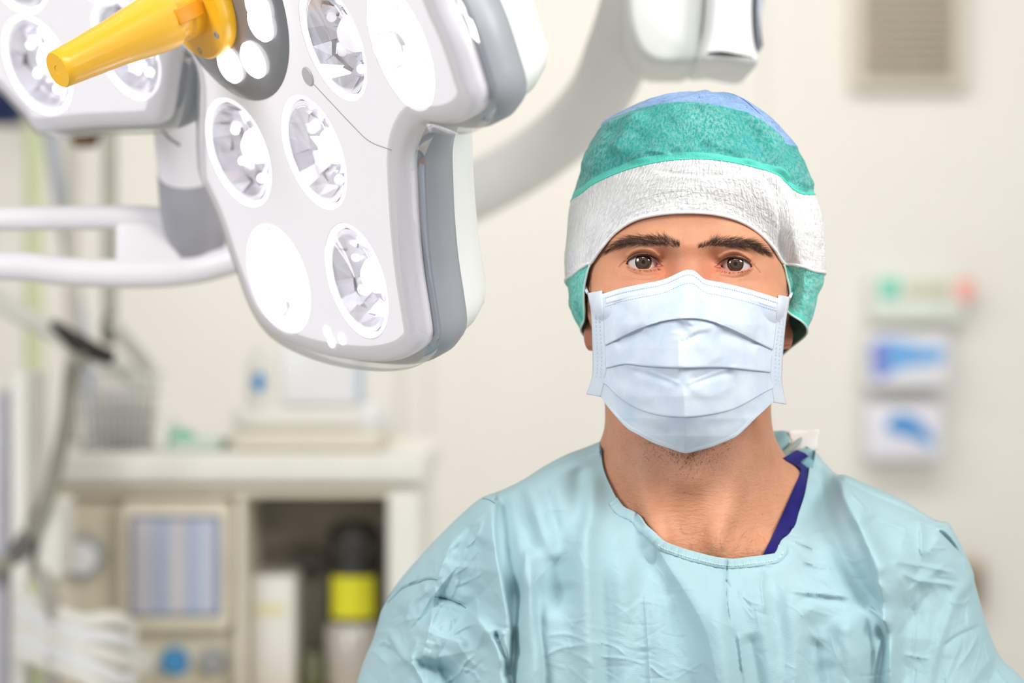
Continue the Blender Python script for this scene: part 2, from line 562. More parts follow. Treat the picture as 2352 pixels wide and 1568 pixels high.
# wire basket standing at the left end of the worktop
m = MB()
_zb = Z_TOP + .003
for py in (858, 900, 950, 990):
    w = 100 - (py - 858) * 0.12
    m.tube([P(272 - w, py, DM + 0.05), P(272 + w, py, DM + 0.05), P(272 + w, py, DM + 0.3), P(272 - w, py, DM + 0.3), P(272 - w, py, DM + 0.05)], 0.0022, 6)
w = 100 - 150 * 0.12
m.tube([P(272 - w, py_at(_zb, DM + .05), DM + 0.05), P(272 + w, py_at(_zb, DM + .05), DM + 0.05), P(272 + w, py_at(_zb, DM + .3), DM + 0.3), P(272 - w, py_at(_zb, DM + .3), DM + 0.3), P(272 - w, py_at(_zb, DM + .05), DM + 0.05)], 0.0022, 6)
for px in range(180, 370, 18):
    m.tube([P(px, 858, DM + 0.05), P(272 + (px - 272) * 0.8, py_at(_zb, DM + .05), DM + 0.05)], 0.0018, 6)
    m.tube([P(px, 858, DM + 0.3), P(272 + (px - 272) * 0.8, py_at(_zb, DM + .3), DM + 0.3)], 0.0018, 6)
t = thing('wire_basket', (0, 0, 0), 'grey wire basket at the left end of the workstation top', 'basket')
m.build('wire_frame', M_grey, t)
m = MB(); pxbox(m, 205, 905, 330, py_at(Z_TOP + .004, DM + .1), DM + 0.1, 0.14, 0.02); m.build('basket_liner', plain('liner', (222, 218, 208), 0.6), t)

# hose arm with its black clamp, hanging in front of the workstation
DH = 3.05
t = thing('breathing_hose', (0, 0, 0), 'grey ribbed hose curving down left from the black clamp', 'hose')
path = crv([P(196, 826, DH - .040), P(172, 834, DH - .036), P(162, 880, DH), P(152, 960, DH), P(132, 1060, DH), P(104, 1160, DH), P(60, 1240, DH), P(18, 1288, DH), P(-60, 1330, DH)], 160)
MB().tube(path, 0.0095 + 0.0009 * np.sign(np.sin(np.arange(160) * 1.6)), 14).build('hose', M_khaki, t)
MB().tube(path[-42:-26], 0.0125, 16).build('hose_cuff', plain('cuff_grey', (104, 102, 100), 0.5), t)
t = thing('clamp_arm', (0, 0, 0), 'pale jointed boom with a black clamp, left background above the hose', 'arm')
MB().tube(crv([P(-60, 655, DH + 0.1), P(60, 728, DH + 0.1), P(180, 790, DH + 0.08), P(330, 880, DH + 0.06)], 20), 0.013, 14).build('boom', plain('boom_pale', (214, 214, 204), 0.45), t)
MB().tube(crv([P(120, 742, DH), P(170, 782, DH - 0.01), P(215, 806, DH - 0.01), P(258, 822, DH)], 16), np.r_[np.linspace(0.006, 0.013, 8), np.linspace(0.013, 0.010, 8)], 14).build('black_clamp', M_black, t)
MB().tube([P(252, -400, DH + 0.15), P(252, 720, DH + 0.15), P(250, 780, DH + 0.12)], 0.0105, 14).build('hanger_rod', plain('khaki_rod', (178, 176, 160), 0.5), t)
MB().tube([P(250, 735, DH + 0.1), P(345, 848, DH + 0.1)], 0.010, 12).build('strut', plain('strut_grey', (196, 194, 180), 0.5), t)
MB().sphere(P(250, 752, DH + 0.1), (0.011, 0.011, 0.02)).build('joint', plain('dark_joint', (108, 104, 92), 0.5), t)

# upright poles behind the lamp's yoke
for nm, lab, p0, p1, r, mt in (
        ('drip_stand_pole', 'slanting blue-grey pole behind the lamp yoke, left background', (20, -300), (539, 3004), 15, M_bluegrey),
        ('lime_post', 'pale lime upright post at the far left, behind the lamp yoke', (78, -1180), (78, 3072), 22, M_lime),
        ('beige_post', 'slim beige upright post behind the lamp yoke, between lime post and khaki rod', (165, -1100), (165, 1036), 16, plain('beige_post', (206, 200, 186), 0.5))):
    d0 = DM + (0.62 if nm == 'drip_stand_pole' else 0.51 if nm == 'lime_post' else 0.28)
    tag(MB().tube([P(*p0, d0), P(*p1, d0)], r / FPX * d0, 16).build(nm, mt), lab, 'pole')
t = thing('supply_column', (P(20, 0, 3.1)[0], 3.1, 0), 'white equipment column at the far left edge below the boom', 'column')
m = MB(); pxbox(m, 22, 850, 62, 3700, 3.05, 0.14, 0.006); m.build('column_body', M_offwhite, t)
m = MB(); pxbox(m, -40, 900, 20, 3700, 3.08, 0.1, 0.006); m.build('side_rail', plain('lilac_grey', (196, 194, 204), 0.45), t)
m = MB(); pxbox(m, 84, 1150, 140, 1330, 3.06, 0.1, 0.006); m.build('socket_block', M_offwhite, t)
m = MB(); pxbox(m, 62, 1330, 100, 3700, 3.07, 0.1, 0.004); m.build('lime_strip', M_lime, t)
t = thing('tubing_bundle', (0, 0, 0), 'bunch of white looped tubing at the bottom left corner', 'tubing')
for k in range(5):
    y0 = 1395 + k * 32
    MB().tube(crv([P(40, y0 - 30, 3.02), P(110, y0, 3.0), P(190, y0 + 30, 2.98), P(270, y0 + 26 + 14 * k, 3.0), P(300, y0 + 90, 3.05), P(240, 1800, 3.05)], 40), 0.0085, 10).build('tube', M_white if k % 2 else M_offwhite, t)
MB().tube(crv([P(90, 1310, 3.0), P(118, 1380, 2.99), P(130, 1450, 3.0), P(120, 1560, 3.0), P(130, 1750, 3.02)], 30), 0.010, 10).build('tube', plain('grey_tube', (170, 164, 156), 0.5), t)
t = thing('wall_screen', (0, 0, 0), 'dark navy screen peeping out at the upper left corner behind the lamp', 'screen')
m = MB(); pxbox(m, -260, 20, 48, 286, 4.6, 0.05, 0.008); m.build('screen_case', M_navy, t)
m = MB(); pxbox(m, -245, 35, 34, 270, 4.594, 0.01, 0.002); m.build('screen_glass', plain('navy_glass', (14, 28, 66), 0.2), t)
m = MB(); pxbox(m, -120, 120, -60, 190, 4.65, WALL_Y - 4.65, 0.005); m.build('wall_bracket', M_grey, t)
t = thing('ceiling_sensor', (0, 0, 0), 'small brown and black fitting just under the left petal of the lamp', 'fitting')
m = MB(); pxbox(m, 160, 262, 222, 336, 2.9, 0.03, 0.008); m.build('fitting_body', M_brown, t)
m = MB(); pxbox(m, 152, 262, 230, 306, 2.89, 0.05, 0.008); m.build('fitting_collar', M_black, t)
m = MB(); pxbox(m, 184, -2000, 198, 264, 2.91, 0.012, 0.003); m.build('drop_rod', M_grey, t)

# ------------------------------------------------------------------ surgical lamp
LN = np.array([-.743, -.528, -.412]); LN /= np.linalg.norm(LN)      # the way the lamp faces
LP0 = np.array(P(459, -10, 1.79))
LU = np.array([1, 0, 0]) - LN * LN[0]; LU /= np.linalg.norm(LU)
LV = np.cross(LN, LU)
LK = 0.33                                                             # dish curvature of the lamp head


def lamp_uv(px, py, h=0.0):
    r = np.array([(px - 1176) / FPX, 1, -(py - 784) / FPX]); w = 0.0
    o = np.array([0, 0, CAM_H])
    for _ in range(60):
        t = LN @ (LP0 + LN * (w + h) - o) / (LN @ r)
        q = o + r * t - LP0
        u, v = q @ LU, q @ LV
        w = 0.5 * w + 0.5 * LK * (u * u + v * v)
    return u, v


def lampS(uv, h=0.0):
    uv = np.asarray(uv, float)
    w = LK * (uv ** 2).sum(-1) + h
    return LP0 + uv[..., :1] * LU + uv[..., 1:2] * LV + w[..., None] * LN


def lampN(u, v):
    q = LN - 2 * LK * (u * LU + v * LV)
    return q / np.linalg.norm(q)


lamp = thing('surgical_lamp', tuple(LP0 - LN * 0.06), 'lit white four-petal operating lamp with a yellow handle, upper left', 'lamp')
vis = [(997, 0), (1018, 47), (1041, 102), (1069, 189), (1081, 232), (1078, 262), (1062, 283), (1036, 294), (1003, 296), (972, 292), (952, 298), (936, 320), (924, 352), (919, 390), (921, 450), (926, 540), (936, 640), (950, 730), (957, 785), (948, 812), (920, 832), (868, 842), (800, 838), (740, 827), (690, 811), (640, 788), (604, 762), (580, 732), (562, 698), (546, 655), (522, 590), (492, 500), (464, 438), (450, 400), (446, 330), (446, 250), (446, 178), (432, 134), (408, 116), (388, 136), (378, 190), (371, 245), (360, 286), (332, 297), (200, 302), (112, 310), (74, 304), (46, 270), (2, 222), (-45, 165)]
uv = [lamp_uv(*p) for p in vis]


def pol(r, a):
    return (r * math.cos(math.radians(a)), r * math.sin(math.radians(a)))


uv += [pol(.325, -158), pol(.33, -168), pol(.27, -178), pol(.17, 174), pol(.115, 165), pol(.17, 155), pol(.27, 148), pol(.335, 138), pol(.345, 125), pol(.335, 113), pol(.27, 103), pol(.17, 92), pol(.115, 80), pol(.17, 68), pol(.27, 60), pol(.33, 50), pol(.345, 38)]
LOUT = crv(uv, 420, True)


def offset_loop(q, d):
    t = np.roll(q, -2, 0) - np.roll(q, 2, 0)
    n = np.stack([t[:, 1], -t[:, 0]], -1)
    n /= np.linalg.norm(n, axis=1)[:, None]
    a = 0.5 * np.sum(q[:, 0] * np.roll(q[:, 1], -1) - q[:, 1] * np.roll(q[:, 0], -1))
    if a < 0: n = -n
    return q + n * d


def sweep_loop(prof):
    rows = [lampS(offset_loop(LOUT, d), h) for d, h in prof]
    return np.vstack(rows), grid_faces(len(prof), len(LOUT), True)


def inside(q, poly):
    x, y = q[:, 0], q[:, 1]; c = np.zeros(len(q), bool)
    for i in range(len(poly)):
        x1, y1 = poly[i - 1]; x2, y2 = poly[i]
        k = ((y1 > y) != (y2 > y)) & (x < (x2 - x1) * (y - y1) / (y2 - y1 + 1e-12) + x1)
        c ^= k
    return c


def smooth_norm(o):
    bm = bmesh.new(); bm.from_mesh(o.data)
    bmesh.ops.recalc_face_normals(bm, faces=bm.faces)
    for e in bm.edges:
        e.smooth = len(e.link_faces) == 2 and e.calc_face_angle(0) < math.radians(40)
    bm.to_mesh(o.data); bm.free()
    return o


# the lens places (pixels where seen, else by symmetry)
LENS_R = 0.043
lens_px = [(548, 350), (722, 350), (640, 640), (820, 645), (765, 95), (920, 110), (85, 150), (290, 110)]
lens = [lamp_uv(*p) for p in lens_px]
lens += [pol(.15, 55), pol(.255, 42), pol(.13, 105), pol(.16, 142), pol(.24, 112), pol(.255, 138), pol(.14, -172), pol(.245, -165)]
lens = np.array(lens)
# keep neighbours clear of each other where the layout had to be guessed
HUB = np.array(lamp_uv(508, -24)); HUB_R = 0.087; FLG = np.array(lamp_uv(484, -4))


def cdt_fill(loop, holes, step):
    pts = [tuple(p) for p in loop]; n = len(pts)
    edges = [(k, (k + 1) % n) for k in range(n)]
    for hc, hr in holes:
        b = len(pts); a = np.linspace(0, 2 * np.pi, 64, endpoint=False)
        pts += [(hc[0] + hr * math.cos(x), hc[1] + hr * math.sin(x)) for x in a]
        edges += [(b + k, b + (k + 1) % 64) for k in range(64)]
    lo, hi = loop.min(0), loop.max(0)
    g = np.stack(np.meshgrid(np.arange(lo[0], hi[0], step), np.arange(lo[1], hi[1], step)), -1).reshape(-1, 2)
    g = g[inside(g, loop)]
    dd = np.min(np.linalg.norm(g[:, None] - loop[None, ::2], axis=2), axis=1)
    ok = dd > step * 0.6
    for hc, hr in holes:
        ok &= np.linalg.norm(g - np.array(hc), axis=1) > hr + step * 0.4
    pts += [tuple(p) for p in g[ok]]
    V, E, Fc, *_ = geometry.delaunay_2d_cdt([Vector(p) for p in pts], edges, [], 1, 1e-6)
    V = np.array([v[:] for v in V])
    out = []
    for f in Fc:
        c = V[list(f)].mean(0)[None]
        if not inside(c, loop)[0]: continue
        if any(np.linalg.norm(c[0] - np.array(hc)) < hr - 1e-5 for hc, hr in holes): continue
        out.append(list(f))
    return V, out


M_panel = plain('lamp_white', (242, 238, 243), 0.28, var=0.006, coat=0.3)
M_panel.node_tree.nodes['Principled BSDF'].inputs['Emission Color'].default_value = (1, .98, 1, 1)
M_panel.node_tree.nodes['Principled BSDF'].inputs['Emission Strength'].default_value = 0.09     # added emission brightens the white lamp face and swivel sleeve
M_lampgrey = plain('lamp_grey', (158, 162, 168), 0.4, var=0.02)
M_shell = plain('lamp_shell', (236, 237, 234), 0.38, var=0.008)
M_yellow = plain('handle_yellow', (250, 190, 40), 0.32, var=0.015, coat=0.15)
M_hub = plain('hub_grey', (120, 120, 124), 0.25, var=0.04, coat=0.5)
M_chrome = plain('reflector', (244, 242, 248), 0.30, metal=0.85, var=0.03)
M_rim = emitter('lens_rim', (255, 252, 255), 0.75)


def clear_mat(name, tint, gl=0.10):
    t = NT(name)
    tr = t.n('ShaderNodeBsdfTransparent'); tr.inputs[0].default_value = tint
    g = t.n('ShaderNodeBsdfGlossy'); g.inputs['Roughness'].default_value = 0.05
    lw = t.n('ShaderNodeLayerWeight'); lw.inputs[0].default_value = 0.35
    mx = t.n('ShaderNodeMixShader')
    t.l(t.math('MULTIPLY_ADD', lw.outputs['Facing'], 0.5, gl, clamp=True), mx.inputs[0])
    t.l(tr.outputs[0], mx.inputs[1]); t.l(g.outputs[0], mx.inputs[2])
    t.l(mx.outputs[0], t.out.inputs['Surface'])
    return t.m


M_clear = clear_mat('clear_cover', (0.92, 0.92, 0.94, 1), 0.16)
def lit_cover():
    m_ = clear_mat('lit_lens_glass', (0.9, 0.9, 0.92, 1), 0.03)
    t_ = m_.node_tree; o_ = t_.nodes['Material Output']; src = o_.inputs['Surface'].links[0].from_socket
    e_ = t_.nodes.new('ShaderNodeEmission'); e_.inputs[0].default_value = (1, .99, 1, 1); e_.inputs[1].default_value = 0.2
    a_ = t_.nodes.new('ShaderNodeAddShader'); t_.links.new(src, a_.inputs[0]); t_.links.new(e_.outputs[0], a_.inputs[1]); t_.links.new(a_.outputs[0], o_.inputs['Surface'])
    return m_


M_lit = lit_cover()
M_lenscover = clear_mat('lens_glass', (0.98, 0.98, 1.0, 1), 0.03)

face_loop = offset_loop(LOUT, -0.010)
V2, F2 = cdt_fill(face_loop, [(c, LENS_R) for c in lens], 0.008)
n0 = len(V2)
# the face and its rolled edge in one piece
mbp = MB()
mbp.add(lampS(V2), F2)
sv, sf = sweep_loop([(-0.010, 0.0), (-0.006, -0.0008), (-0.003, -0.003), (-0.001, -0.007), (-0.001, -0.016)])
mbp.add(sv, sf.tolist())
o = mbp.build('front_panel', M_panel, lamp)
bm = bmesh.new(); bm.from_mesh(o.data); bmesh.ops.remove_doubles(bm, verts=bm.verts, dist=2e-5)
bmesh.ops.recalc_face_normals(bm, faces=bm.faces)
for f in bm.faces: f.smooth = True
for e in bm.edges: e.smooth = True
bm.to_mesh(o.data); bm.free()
smooth_norm(mk('clear_edge_cover', *sweep_loop([(-0.016, 0.0012), (-0.008, 0.001), (-0.001, -0.002), (0.006, -0.006), (0.008, -0.011), (0.008, -0.016)]), M_clear, lamp))
smooth_norm(mk('grey_side_band', *sweep_loop([(-0.012, -0.0165), (0.001, -0.0165), (0.006, -0.019), (0.009, -0.025), (0.009, -0.036), (0.006, -0.043), (-0.004, -0.047), (-0.03, -0.047)]), M_lampgrey, lamp))
# the back shell: a rounded tapering cover
mbs = MB()
prof = [(0.003, -0.044), (0.001, -0.056), (-0.006, -0.068), (-0.018, -0.078), (-0.034, -0.084)]
sv, sf = sweep_loop(prof)
mbs.add(sv, sf.tolist())
Vb, Fb = cdt_fill(offset_loop(LOUT, -0.034), [], 0.02)
mbs.add(lampS(Vb, -0.084), Fb)
mbs.build('back_shell', M_shell, lamp, smooth=True)

glow = [3.2, 3.0, 9.0, 4.0, 0.6, 8.0, 4.6, 2.6] + [4.0] * 8
em = {}
for k, (u, v) in enumerate(lens):
    nn = lampN(u, v); c = lampS(np.array([[u, v]]))[0]
    g = glow[k]
    if g not in em: em[g] = emitter('led_glow_%s' % str(g).replace('.', '_'), (255, 253, 255), g)
    pod = MB().lathe([(0.0432, 0.0004), (0.0412, 0.0010), (0.0400, 0.0004), (0.0392, -0.003)], c, nn, 64)
    pod.F = [f for f in pod.F if len(f) == 4]
    pod = pod.build('lens_ring', M_rim, lamp)
    # faceted reflector bowl, each facet turned a little
    m = MB(); nf = 18
    q = np.array(Vector(nn).to_track_quat('Z', 'Y').to_matrix())
    a = np.linspace(0, 2 * np.pi, nf + 1)
    for (r0, h0), (r1, h1) in (((0.0385, -0.002), (0.030, -0.013)), ((0.030, -0.013), (0.021, -0.019)), ((0.021, -0.019), (0.010, -0.022))):
        for j in range(nf):
            w = RNG.normal(0, 0.0022, 4)
            pts = [[r0 * math.cos(a[j]), r0 * math.sin(a[j]), h0 + w[0] * (r0 < .038)], [r0 * math.cos(a[j + 1]), r0 * math.sin(a[j + 1]), h0 + w[1] * (r0 < .038)],
                   [r1 * math.cos(a[j + 1]), r1 * math.sin(a[j + 1]), h1 + w[2]], [r1 * math.cos(a[j]), r1 * math.sin(a[j]), h1 + w[3]]]
            m.add(np.array(pts) @ q.T + c, [(0, 1, 2, 3)])
    m.lathe([(0.04, -0.026), (0.001, -0.027)], c, nn, 24)
    ro = m.build('reflector', M_chrome, pod)
    for p_ in ro.data.polygons: p_.use_smooth = False
    MB().lathe([(0.001, -0.006), (0.008, -0.008), (0.0125, -0.013), (0.014, -0.020), (0.010, -0.024)], c, nn, 24).build('led_dome', em[g], pod, smooth=True)
    m = MB()
    for j in range(6):
        x = j * math.pi / 3 + 0.4
        cc = c + q @ np.array([0.025 * math.cos(x), 0.025 * math.sin(x), -0.0145])
        m.sphere(cc, 0.0036 if g < 5 else 0.007, 10, 6)
    m.build('led_chips', em[g], pod, smooth=True)
    MB().lathe([(0.0395, 0.0008), (0.03, 0.0018), (0.015, 0.0026), (0.001, 0.0028)], c, nn, 48).build('lens_cover', M_lit if g > 7 else M_lenscover, pod, smooth=True)

# dark hub with its ring of small lamps
hc = lampS(HUB[None])[0]; hn = lampN(*HUB)
m = MB().lathe([(HUB_R, 0.0008), (HUB_R - 0.002, 0.003), (HUB_R - 0.012, 0.0045), (0.04, 0.006), (0.001, 0.006)], hc, hn, 80)
hub = m.build('hub_plate', M_hub, lamp, smooth=True)
q = np.array(Vector(hn).to_track_quat('Z', 'Y').to_matrix())
spx = [(592, 50), (577, 132), (530, 165)]
sdirs = []
for p in spx:
    u, v = lamp_uv(*p, h=0.006)
    sdirs.append(math.atan2(v - HUB[1], u - HUB[0]))
rr = np.mean([np.hypot(*(np.array(lamp_uv(*p, h=0.006)) - HUB)) for p in spx])
for b in range(3):
    for a in sdirs:
        x = a + b * math.pi / 2
        cc = lampS((HUB + rr * np.array([math.cos(x), math.sin(x)]))[None], 0.0055)[0]
        MB().lathe([(0.0140, -0.001), (0.0140, 0.001), (0.012, 0.003), (0.006, 0.0045), (0.001, 0.005)], cc, hn, 32).build('hub_lamp', em[3.2], hub, smooth=True)

# the yellow handle: flange, screws, collar and tapered grip
hc = lampS(FLG[None])[0]; hn = lampN(*FLG)
fl = MB().lathe([(0.001, 0.006), (0.040, 0.006), (0.041, 0.008), (0.041, 0.017), (0.0395, 0.019), (0.020, 0.020)], hc, hn, 64).build('handle_flange', M_yellow, lamp)
for a in np.arange(6) * math.pi / 3 + 0.25:
    cc = hc + q @ np.array([0.034 * math.cos(a), 0.034 * math.sin(a), 0.019])
    MB().lathe([(0.0028, -0.001), (0.0028, 0.0006), (0.0015, 0.0008), (0.0014, 0.0002)], cc, hn, 16).build('screw', M_grey, fl)
# the grip runs from the hub to the tip seen low on the left
tip = np.array([0.0, 0.0, 0.0])
d_tip = (hc + hn * 0.150)[1]
tip = np.array(P(132, 161, d_tip))
gax = tip - (hc + hn * 0.018); GL = np.linalg.norm(gax); gax /= GL
g0 = hc + hn * 0.018
grip = MB().lathe([(0.0215, -0.002), (0.0215, 0.012), (0.0195, 0.014), (0.0195, 0.022), (0.0225, 0.024), (0.0222, 0.034), (0.0200, 0.050), (0.0172, 0.072), (0.0155, 0.095), (0.0140, GL - 0.006), (0.0136, GL - 0.0012), (0.0128, GL), (0.0035, GL), (0.0032, GL - 0.0006), (0.001, GL - 0.0006)], g0, gax, 64).build('handle_grip', M_yellow, lamp)
gq = np.array(Vector(gax).to_track_quat('Z', 'Y').to_matrix())
m = MB()
mm = Matrix.Translation(Vector(g0 + gax * 0.016 + gq @ np.array([0.0205, 0, 0]))) @ Matrix(gq.tolist()).to_4x4()
m.box((-0.003, -0.006, -0.010), (0.0035, 0.006, 0.012), 0.001, mm)
m.build('latch_lug', plain('deep_yellow', (236, 160, 24), 0.35), grip)

u, v = lamp_uv(708, 175)
MB().lathe([(0.001, 0.0012), (0.0065, 0.0012), (0.0072, 0.0006), (0.0072, -0.001)], lampS(np.array([[u, v]]))[0], lampN(u, v), 32).build('sensor_dot', plain('dot_grey', (186, 183, 186), 0.4), lamp)
for nm, pts in (('panel_seam', [(716, 188), (760, 235), (812, 290), (850, 325), (900, 345)]),):
    q2 = crv([lamp_uv(*p) for p in pts], 40)
    MB().tube(lampS(q2, 0.0), 0.00045, 6).build(nm, M_grey, lamp)
for x, y in ((752, 762), (762, 785), (786, 778)):
    u, v = lamp_uv(x, y)
    m = MB().lathe([(0.001, 0.001), (0.004, 0.0008), (0.0045, -0.001)], lampS(np.array([[u, v]]))[0], lampN(u, v), 20).build('indicator_light', em[3.2], lamp)

# swivel joint and yoke behind the lamp, reaching to a ceiling tube outside the frame
DY = 2.06
ja = -LV
j0 = np.array(P(404, 95, DY - 0.04))
m = MB().lathe([(0.020, 0.0), (0.0262, 0.004), (0.0268, 0.09)], j0, ja, 48)
L0 = None
for L in np.linspace(0.05, 0.3, 400):
    p = j0 + ja * L
    if 784 - (p[2] - CAM_H) / p[1] * FPX > 392:
        L0 = L; break
for L in np.linspace(0.05, 0.4, 600):
    p = j0 + ja * L
    if 784 - (p[2] - CAM_H) / p[1] * FPX > 552:
        L1 = L; break
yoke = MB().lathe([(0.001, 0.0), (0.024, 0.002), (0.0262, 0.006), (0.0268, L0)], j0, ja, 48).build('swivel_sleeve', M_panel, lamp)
MB().lathe([(0.0262, L0), (0.0275, L0 + 0.002), (0.0295, L1 - 0.004), (0.0275, L1), (0.001, L1)], j0, ja, 48).build('swivel_joint', plain('joint_grey', (166, 164, 172), 0.45), lamp)
m = MB(); m.tube(crv([P(372, 296, DY - 0.06), P(388, 316, DY - 0.062), P(414, 334, DY - 0.06)], 12), 0.0022, 8, flat=0.5)
m.build('sleeve_clip', plain('clip_grey', (130, 126, 130), 0.4), yoke)
DB = DY + 0.07
m = MB()
M1 = [P(-420, 505, DB + 0.02), P(0, 502, DB), P(160, 500, DB), P(330, 500, DB), P(400, 512, DB)]
m.tube(crv(M1, 40), 0.0108, 16, flat=1.0)
M2 = [P(-420, 618, DB + 0.02), P(0, 610, DB), P(160, 624, DB), P(330, 628, DB), P(450, 618, DB), P(560, 586, DB - 0.01), P(640, 540, DB - 0.02)]
m.tube(crv(M2, 60), 0.0128, 16)
a = P(266, 636, DB); b = P(420, 488, DB)
m.box((a[0], DB - 0.009, a[2]), (b[0], DB + 0.010, b[2]), 0.006)
m.build('yoke_fork', plain('yoke_white', (236, 232, 235), 0.4, var=0.01), lamp)
m = MB()
xa = P(-420, 560, DB + 0.02)
m.tube([(xa[0], xa[1], xa[2] - 0.06), (xa[0], xa[1], 3.0)], 0.03, 24)
m.build('drop_tube', M_white, lamp)
m = MB().tube([LP0 - LN * 0.08 + LV * 0.0, LP0 - LN * 0.14], 0.03, 24)
p0 = LP0 - LN * 0.13
m.tube(crv([p0, p0 + np.array([-0.08, 0.16, 0.05]), j0 + np.array([0.0, 0.03, 0.02])], 24), 0.014, 16)
m.build('rear_hub', M_white, lamp)

# ------------------------------------------------------------------ the second ceiling arm behind the surgeon's head
arm = thing('overhead_boom', P(1600, 0, 2.35), 'white jointed ceiling arm curving down behind the surgeon towards the lamp', 'arm')
D1 = 2.05
m = MB()
pts = crv([P(1500, -420, D1 + .05), P(1470, -60, D1 + .08), P(1420, 120, D1 + 0.2), P(1360, 240, D1 + 0.4), P(1250, 345, D1 + 0.6), P(1120, 425, D1 + 0.75), P(980, 492, D1 + 0.85), P(800, 560, D1 + 0.95)], 80)
m.tube(pts, np.linspace(0.030, 0.034, 80), 28)
m.build('curved_tube', plain('arm_white', (244, 242, 240), 0.45, var=0.01), arm)


def rounded_profile(px_pts, d0, d1, name, mat, parent, round_px=10):
    """a solid with a drawn front outline, real thickness and rounded front and back edges"""
    q = crv(px_pts, 140, True)
    ctr = q.mean(0)
    rows = []
    for s, dd in ((-round_px * 2.2, d0), (-round_px * 0.9, d0 + 0.003), (-round_px * 0.2, d0 + 0.010), (0, d0 + 0.022), (0, d1 - 0.022), (-round_px * 0.2, d1 - 0.010), (-round_px * 2.2, d1)):
        o_ = offset_loop(q, s)
        rows.append(PV(o_[:, 0], o_[:, 1], d0 + 0.0) + np.array([0, dd - d0, 0]))
    n = len(q)
    F = grid_faces(len(rows), n, True).tolist() + [list(range(n))[::-1], [(len(rows) - 1) * n + k for k in range(n)]]
    return MB().add(np.vstack(rows), F).build(name, mat, parent, smooth=True)


rounded_profile([(1418, -300), (1434, -60), (1440, 40), (1462, 110), (1500, 142), (1560, 147), (1606, 138), (1618, 60), (1626, -60), (1626, -300)], D1 - 0.02, D1 + 0.14, 'joint_housing', M_shell, arm)
rounded_profile([(1630, -300), (1630, -60), (1622, 60), (1608, 136), (1660, 140), (1715, 150), (1742, 146), (1746, 128), (1736, 90), (1732, 20), (1736, -80), (1736, -300)], D1 - 0.05, D1 + 0.11, 'joint_cover', plain('cover_white', (240, 240, 240), 0.4, var=0.005), arm)
rounded_profile([(1742, -300), (1740, -60), (1738, 20), (1742, 80), (1752, 110), (1752, 40), (1764, -60), (1770, -300)], D1 - 0.02, D1 + 0.10, 'end_cap', plain('blue_grey_cap', (188, 194, 204), 0.45), arm, 2)
xa = P(1585, -300, D1 + 0.05)
MB().tube([(xa[0], xa[1], xa[2] - 0.02), (xa[0], xa[1], 3.0)], 0.045, 28).build('drop_tube', M_white, arm)

# ------------------------------------------------------------------ the surgeon
DF = 1.684                                     # depth of the front of the eyes
FX, FY = 1581.0, 605.0                         # pixel between the eyes
X0, _, Z0 = P(FX, FY, DF)
person = thing('person', (X0, DF + 0.11, 0), 'person in pale blue surgical gown, teal and white cap and face mask, facing the camera', 'person')

sstep = lambda a, b, x: (lambda t: t * t * (3 - 2 * t))(np.clip((x - a) / (b - a), 0, 1))


def smin(a, b, k):
    h = np.clip(0.5 + 0.5 * (b - a) / k, 0, 1)
    return b * (1 - h) + a * h - k * h * (1 - h)


def sd_ell(p, c, r):
    q = (p - np.array(c, float)) / np.array(r, float)
    k0 = np.linalg.norm(q, axis=-1)
    k1 = np.linalg.norm(q / np.array(r, float), axis=-1)
    return k0 * (k0 - 1) / (k1 + 1e-9)


def sd_cap(p, a, b, ra, rb=None):
    rb = ra if rb is None else rb
    a = np.array(a, float); b = np.array(b, float)
    ba = b - a
    h = np.clip(((p - a) @ ba) / (ba @ ba), 0, 1)
    return np.linalg.norm(p - a - h[..., None] * ba, axis=-1) - (ra + (rb - ra) * h)


def body_sdf(p):
    """millimetres about the point between the eyes: x right, y away, z up"""
    d = sd_ell(p, (0, 92, 33), (80, 96, 82))
    d = smin(d, sd_ell(p, (0, 70, -8), (77, 80, 88)), 9)
    d = smin(d, sd_ell(p, (0, 48, -78), (54, 52, 40)), 22)
    pm = p * np.array([1, 1, 1.0]); pm[..., 0] = np.abs(pm[..., 0])
    d = smin(d, sd_ell(pm, (47, 25, -30), (19, 17, 14)), 16)
    d = smin(d, sd_cap(p, (0, 1.5, 8), (0, -17, -42), 8.2, 12.5), 9)
    # ears
    d = smin(d, sd_ell(pm, (70.5, 90, -20), (5.0, 16, 28)), 3)
    d = smin(d, sd_ell(pm, (71.6, 82, -50), (4.8, 8, 11)), 3.5)
    d = -smin(-d, sd_ell(pm, (77.0, 80, -30), (4.0, 7, 13)), 3)
    # neck and the muscles at its sides
    nk = sd_cap(p, (-1, 92, -70), (2, 100, -205), 60, 64)
    d = smin(d, nk, 16)
    d = smin(d, sd_cap(pm, (47, 88, -85), (19, 30, -196), 10, 7.5), 12)
    d = smin(d, sd_cap(p, (1, 40, -132), (2, 36, -150), 9, 8), 14)
    # trapezius, shoulders, chest, collar bones
    d = smin(d, sd_cap(pm, (40, 118, -170), (132, 126, -226), 42, 36), 26)
    d = smin(d, sd_ell(p, (0, 112, -370), (158, 106, 212)), 26)
    d = smin(d, sd_cap(pm, (26, 37, -206), (110, 74, -200), 6.5, 6), 14)
    d = -smin(-d, sd_ell(p, (4, 14, -194), (11, 12, 12)), 12)
    d = smin(d, sd_ell(p, (0, 112, -560), (158, 100, 200)), 60)
    return d


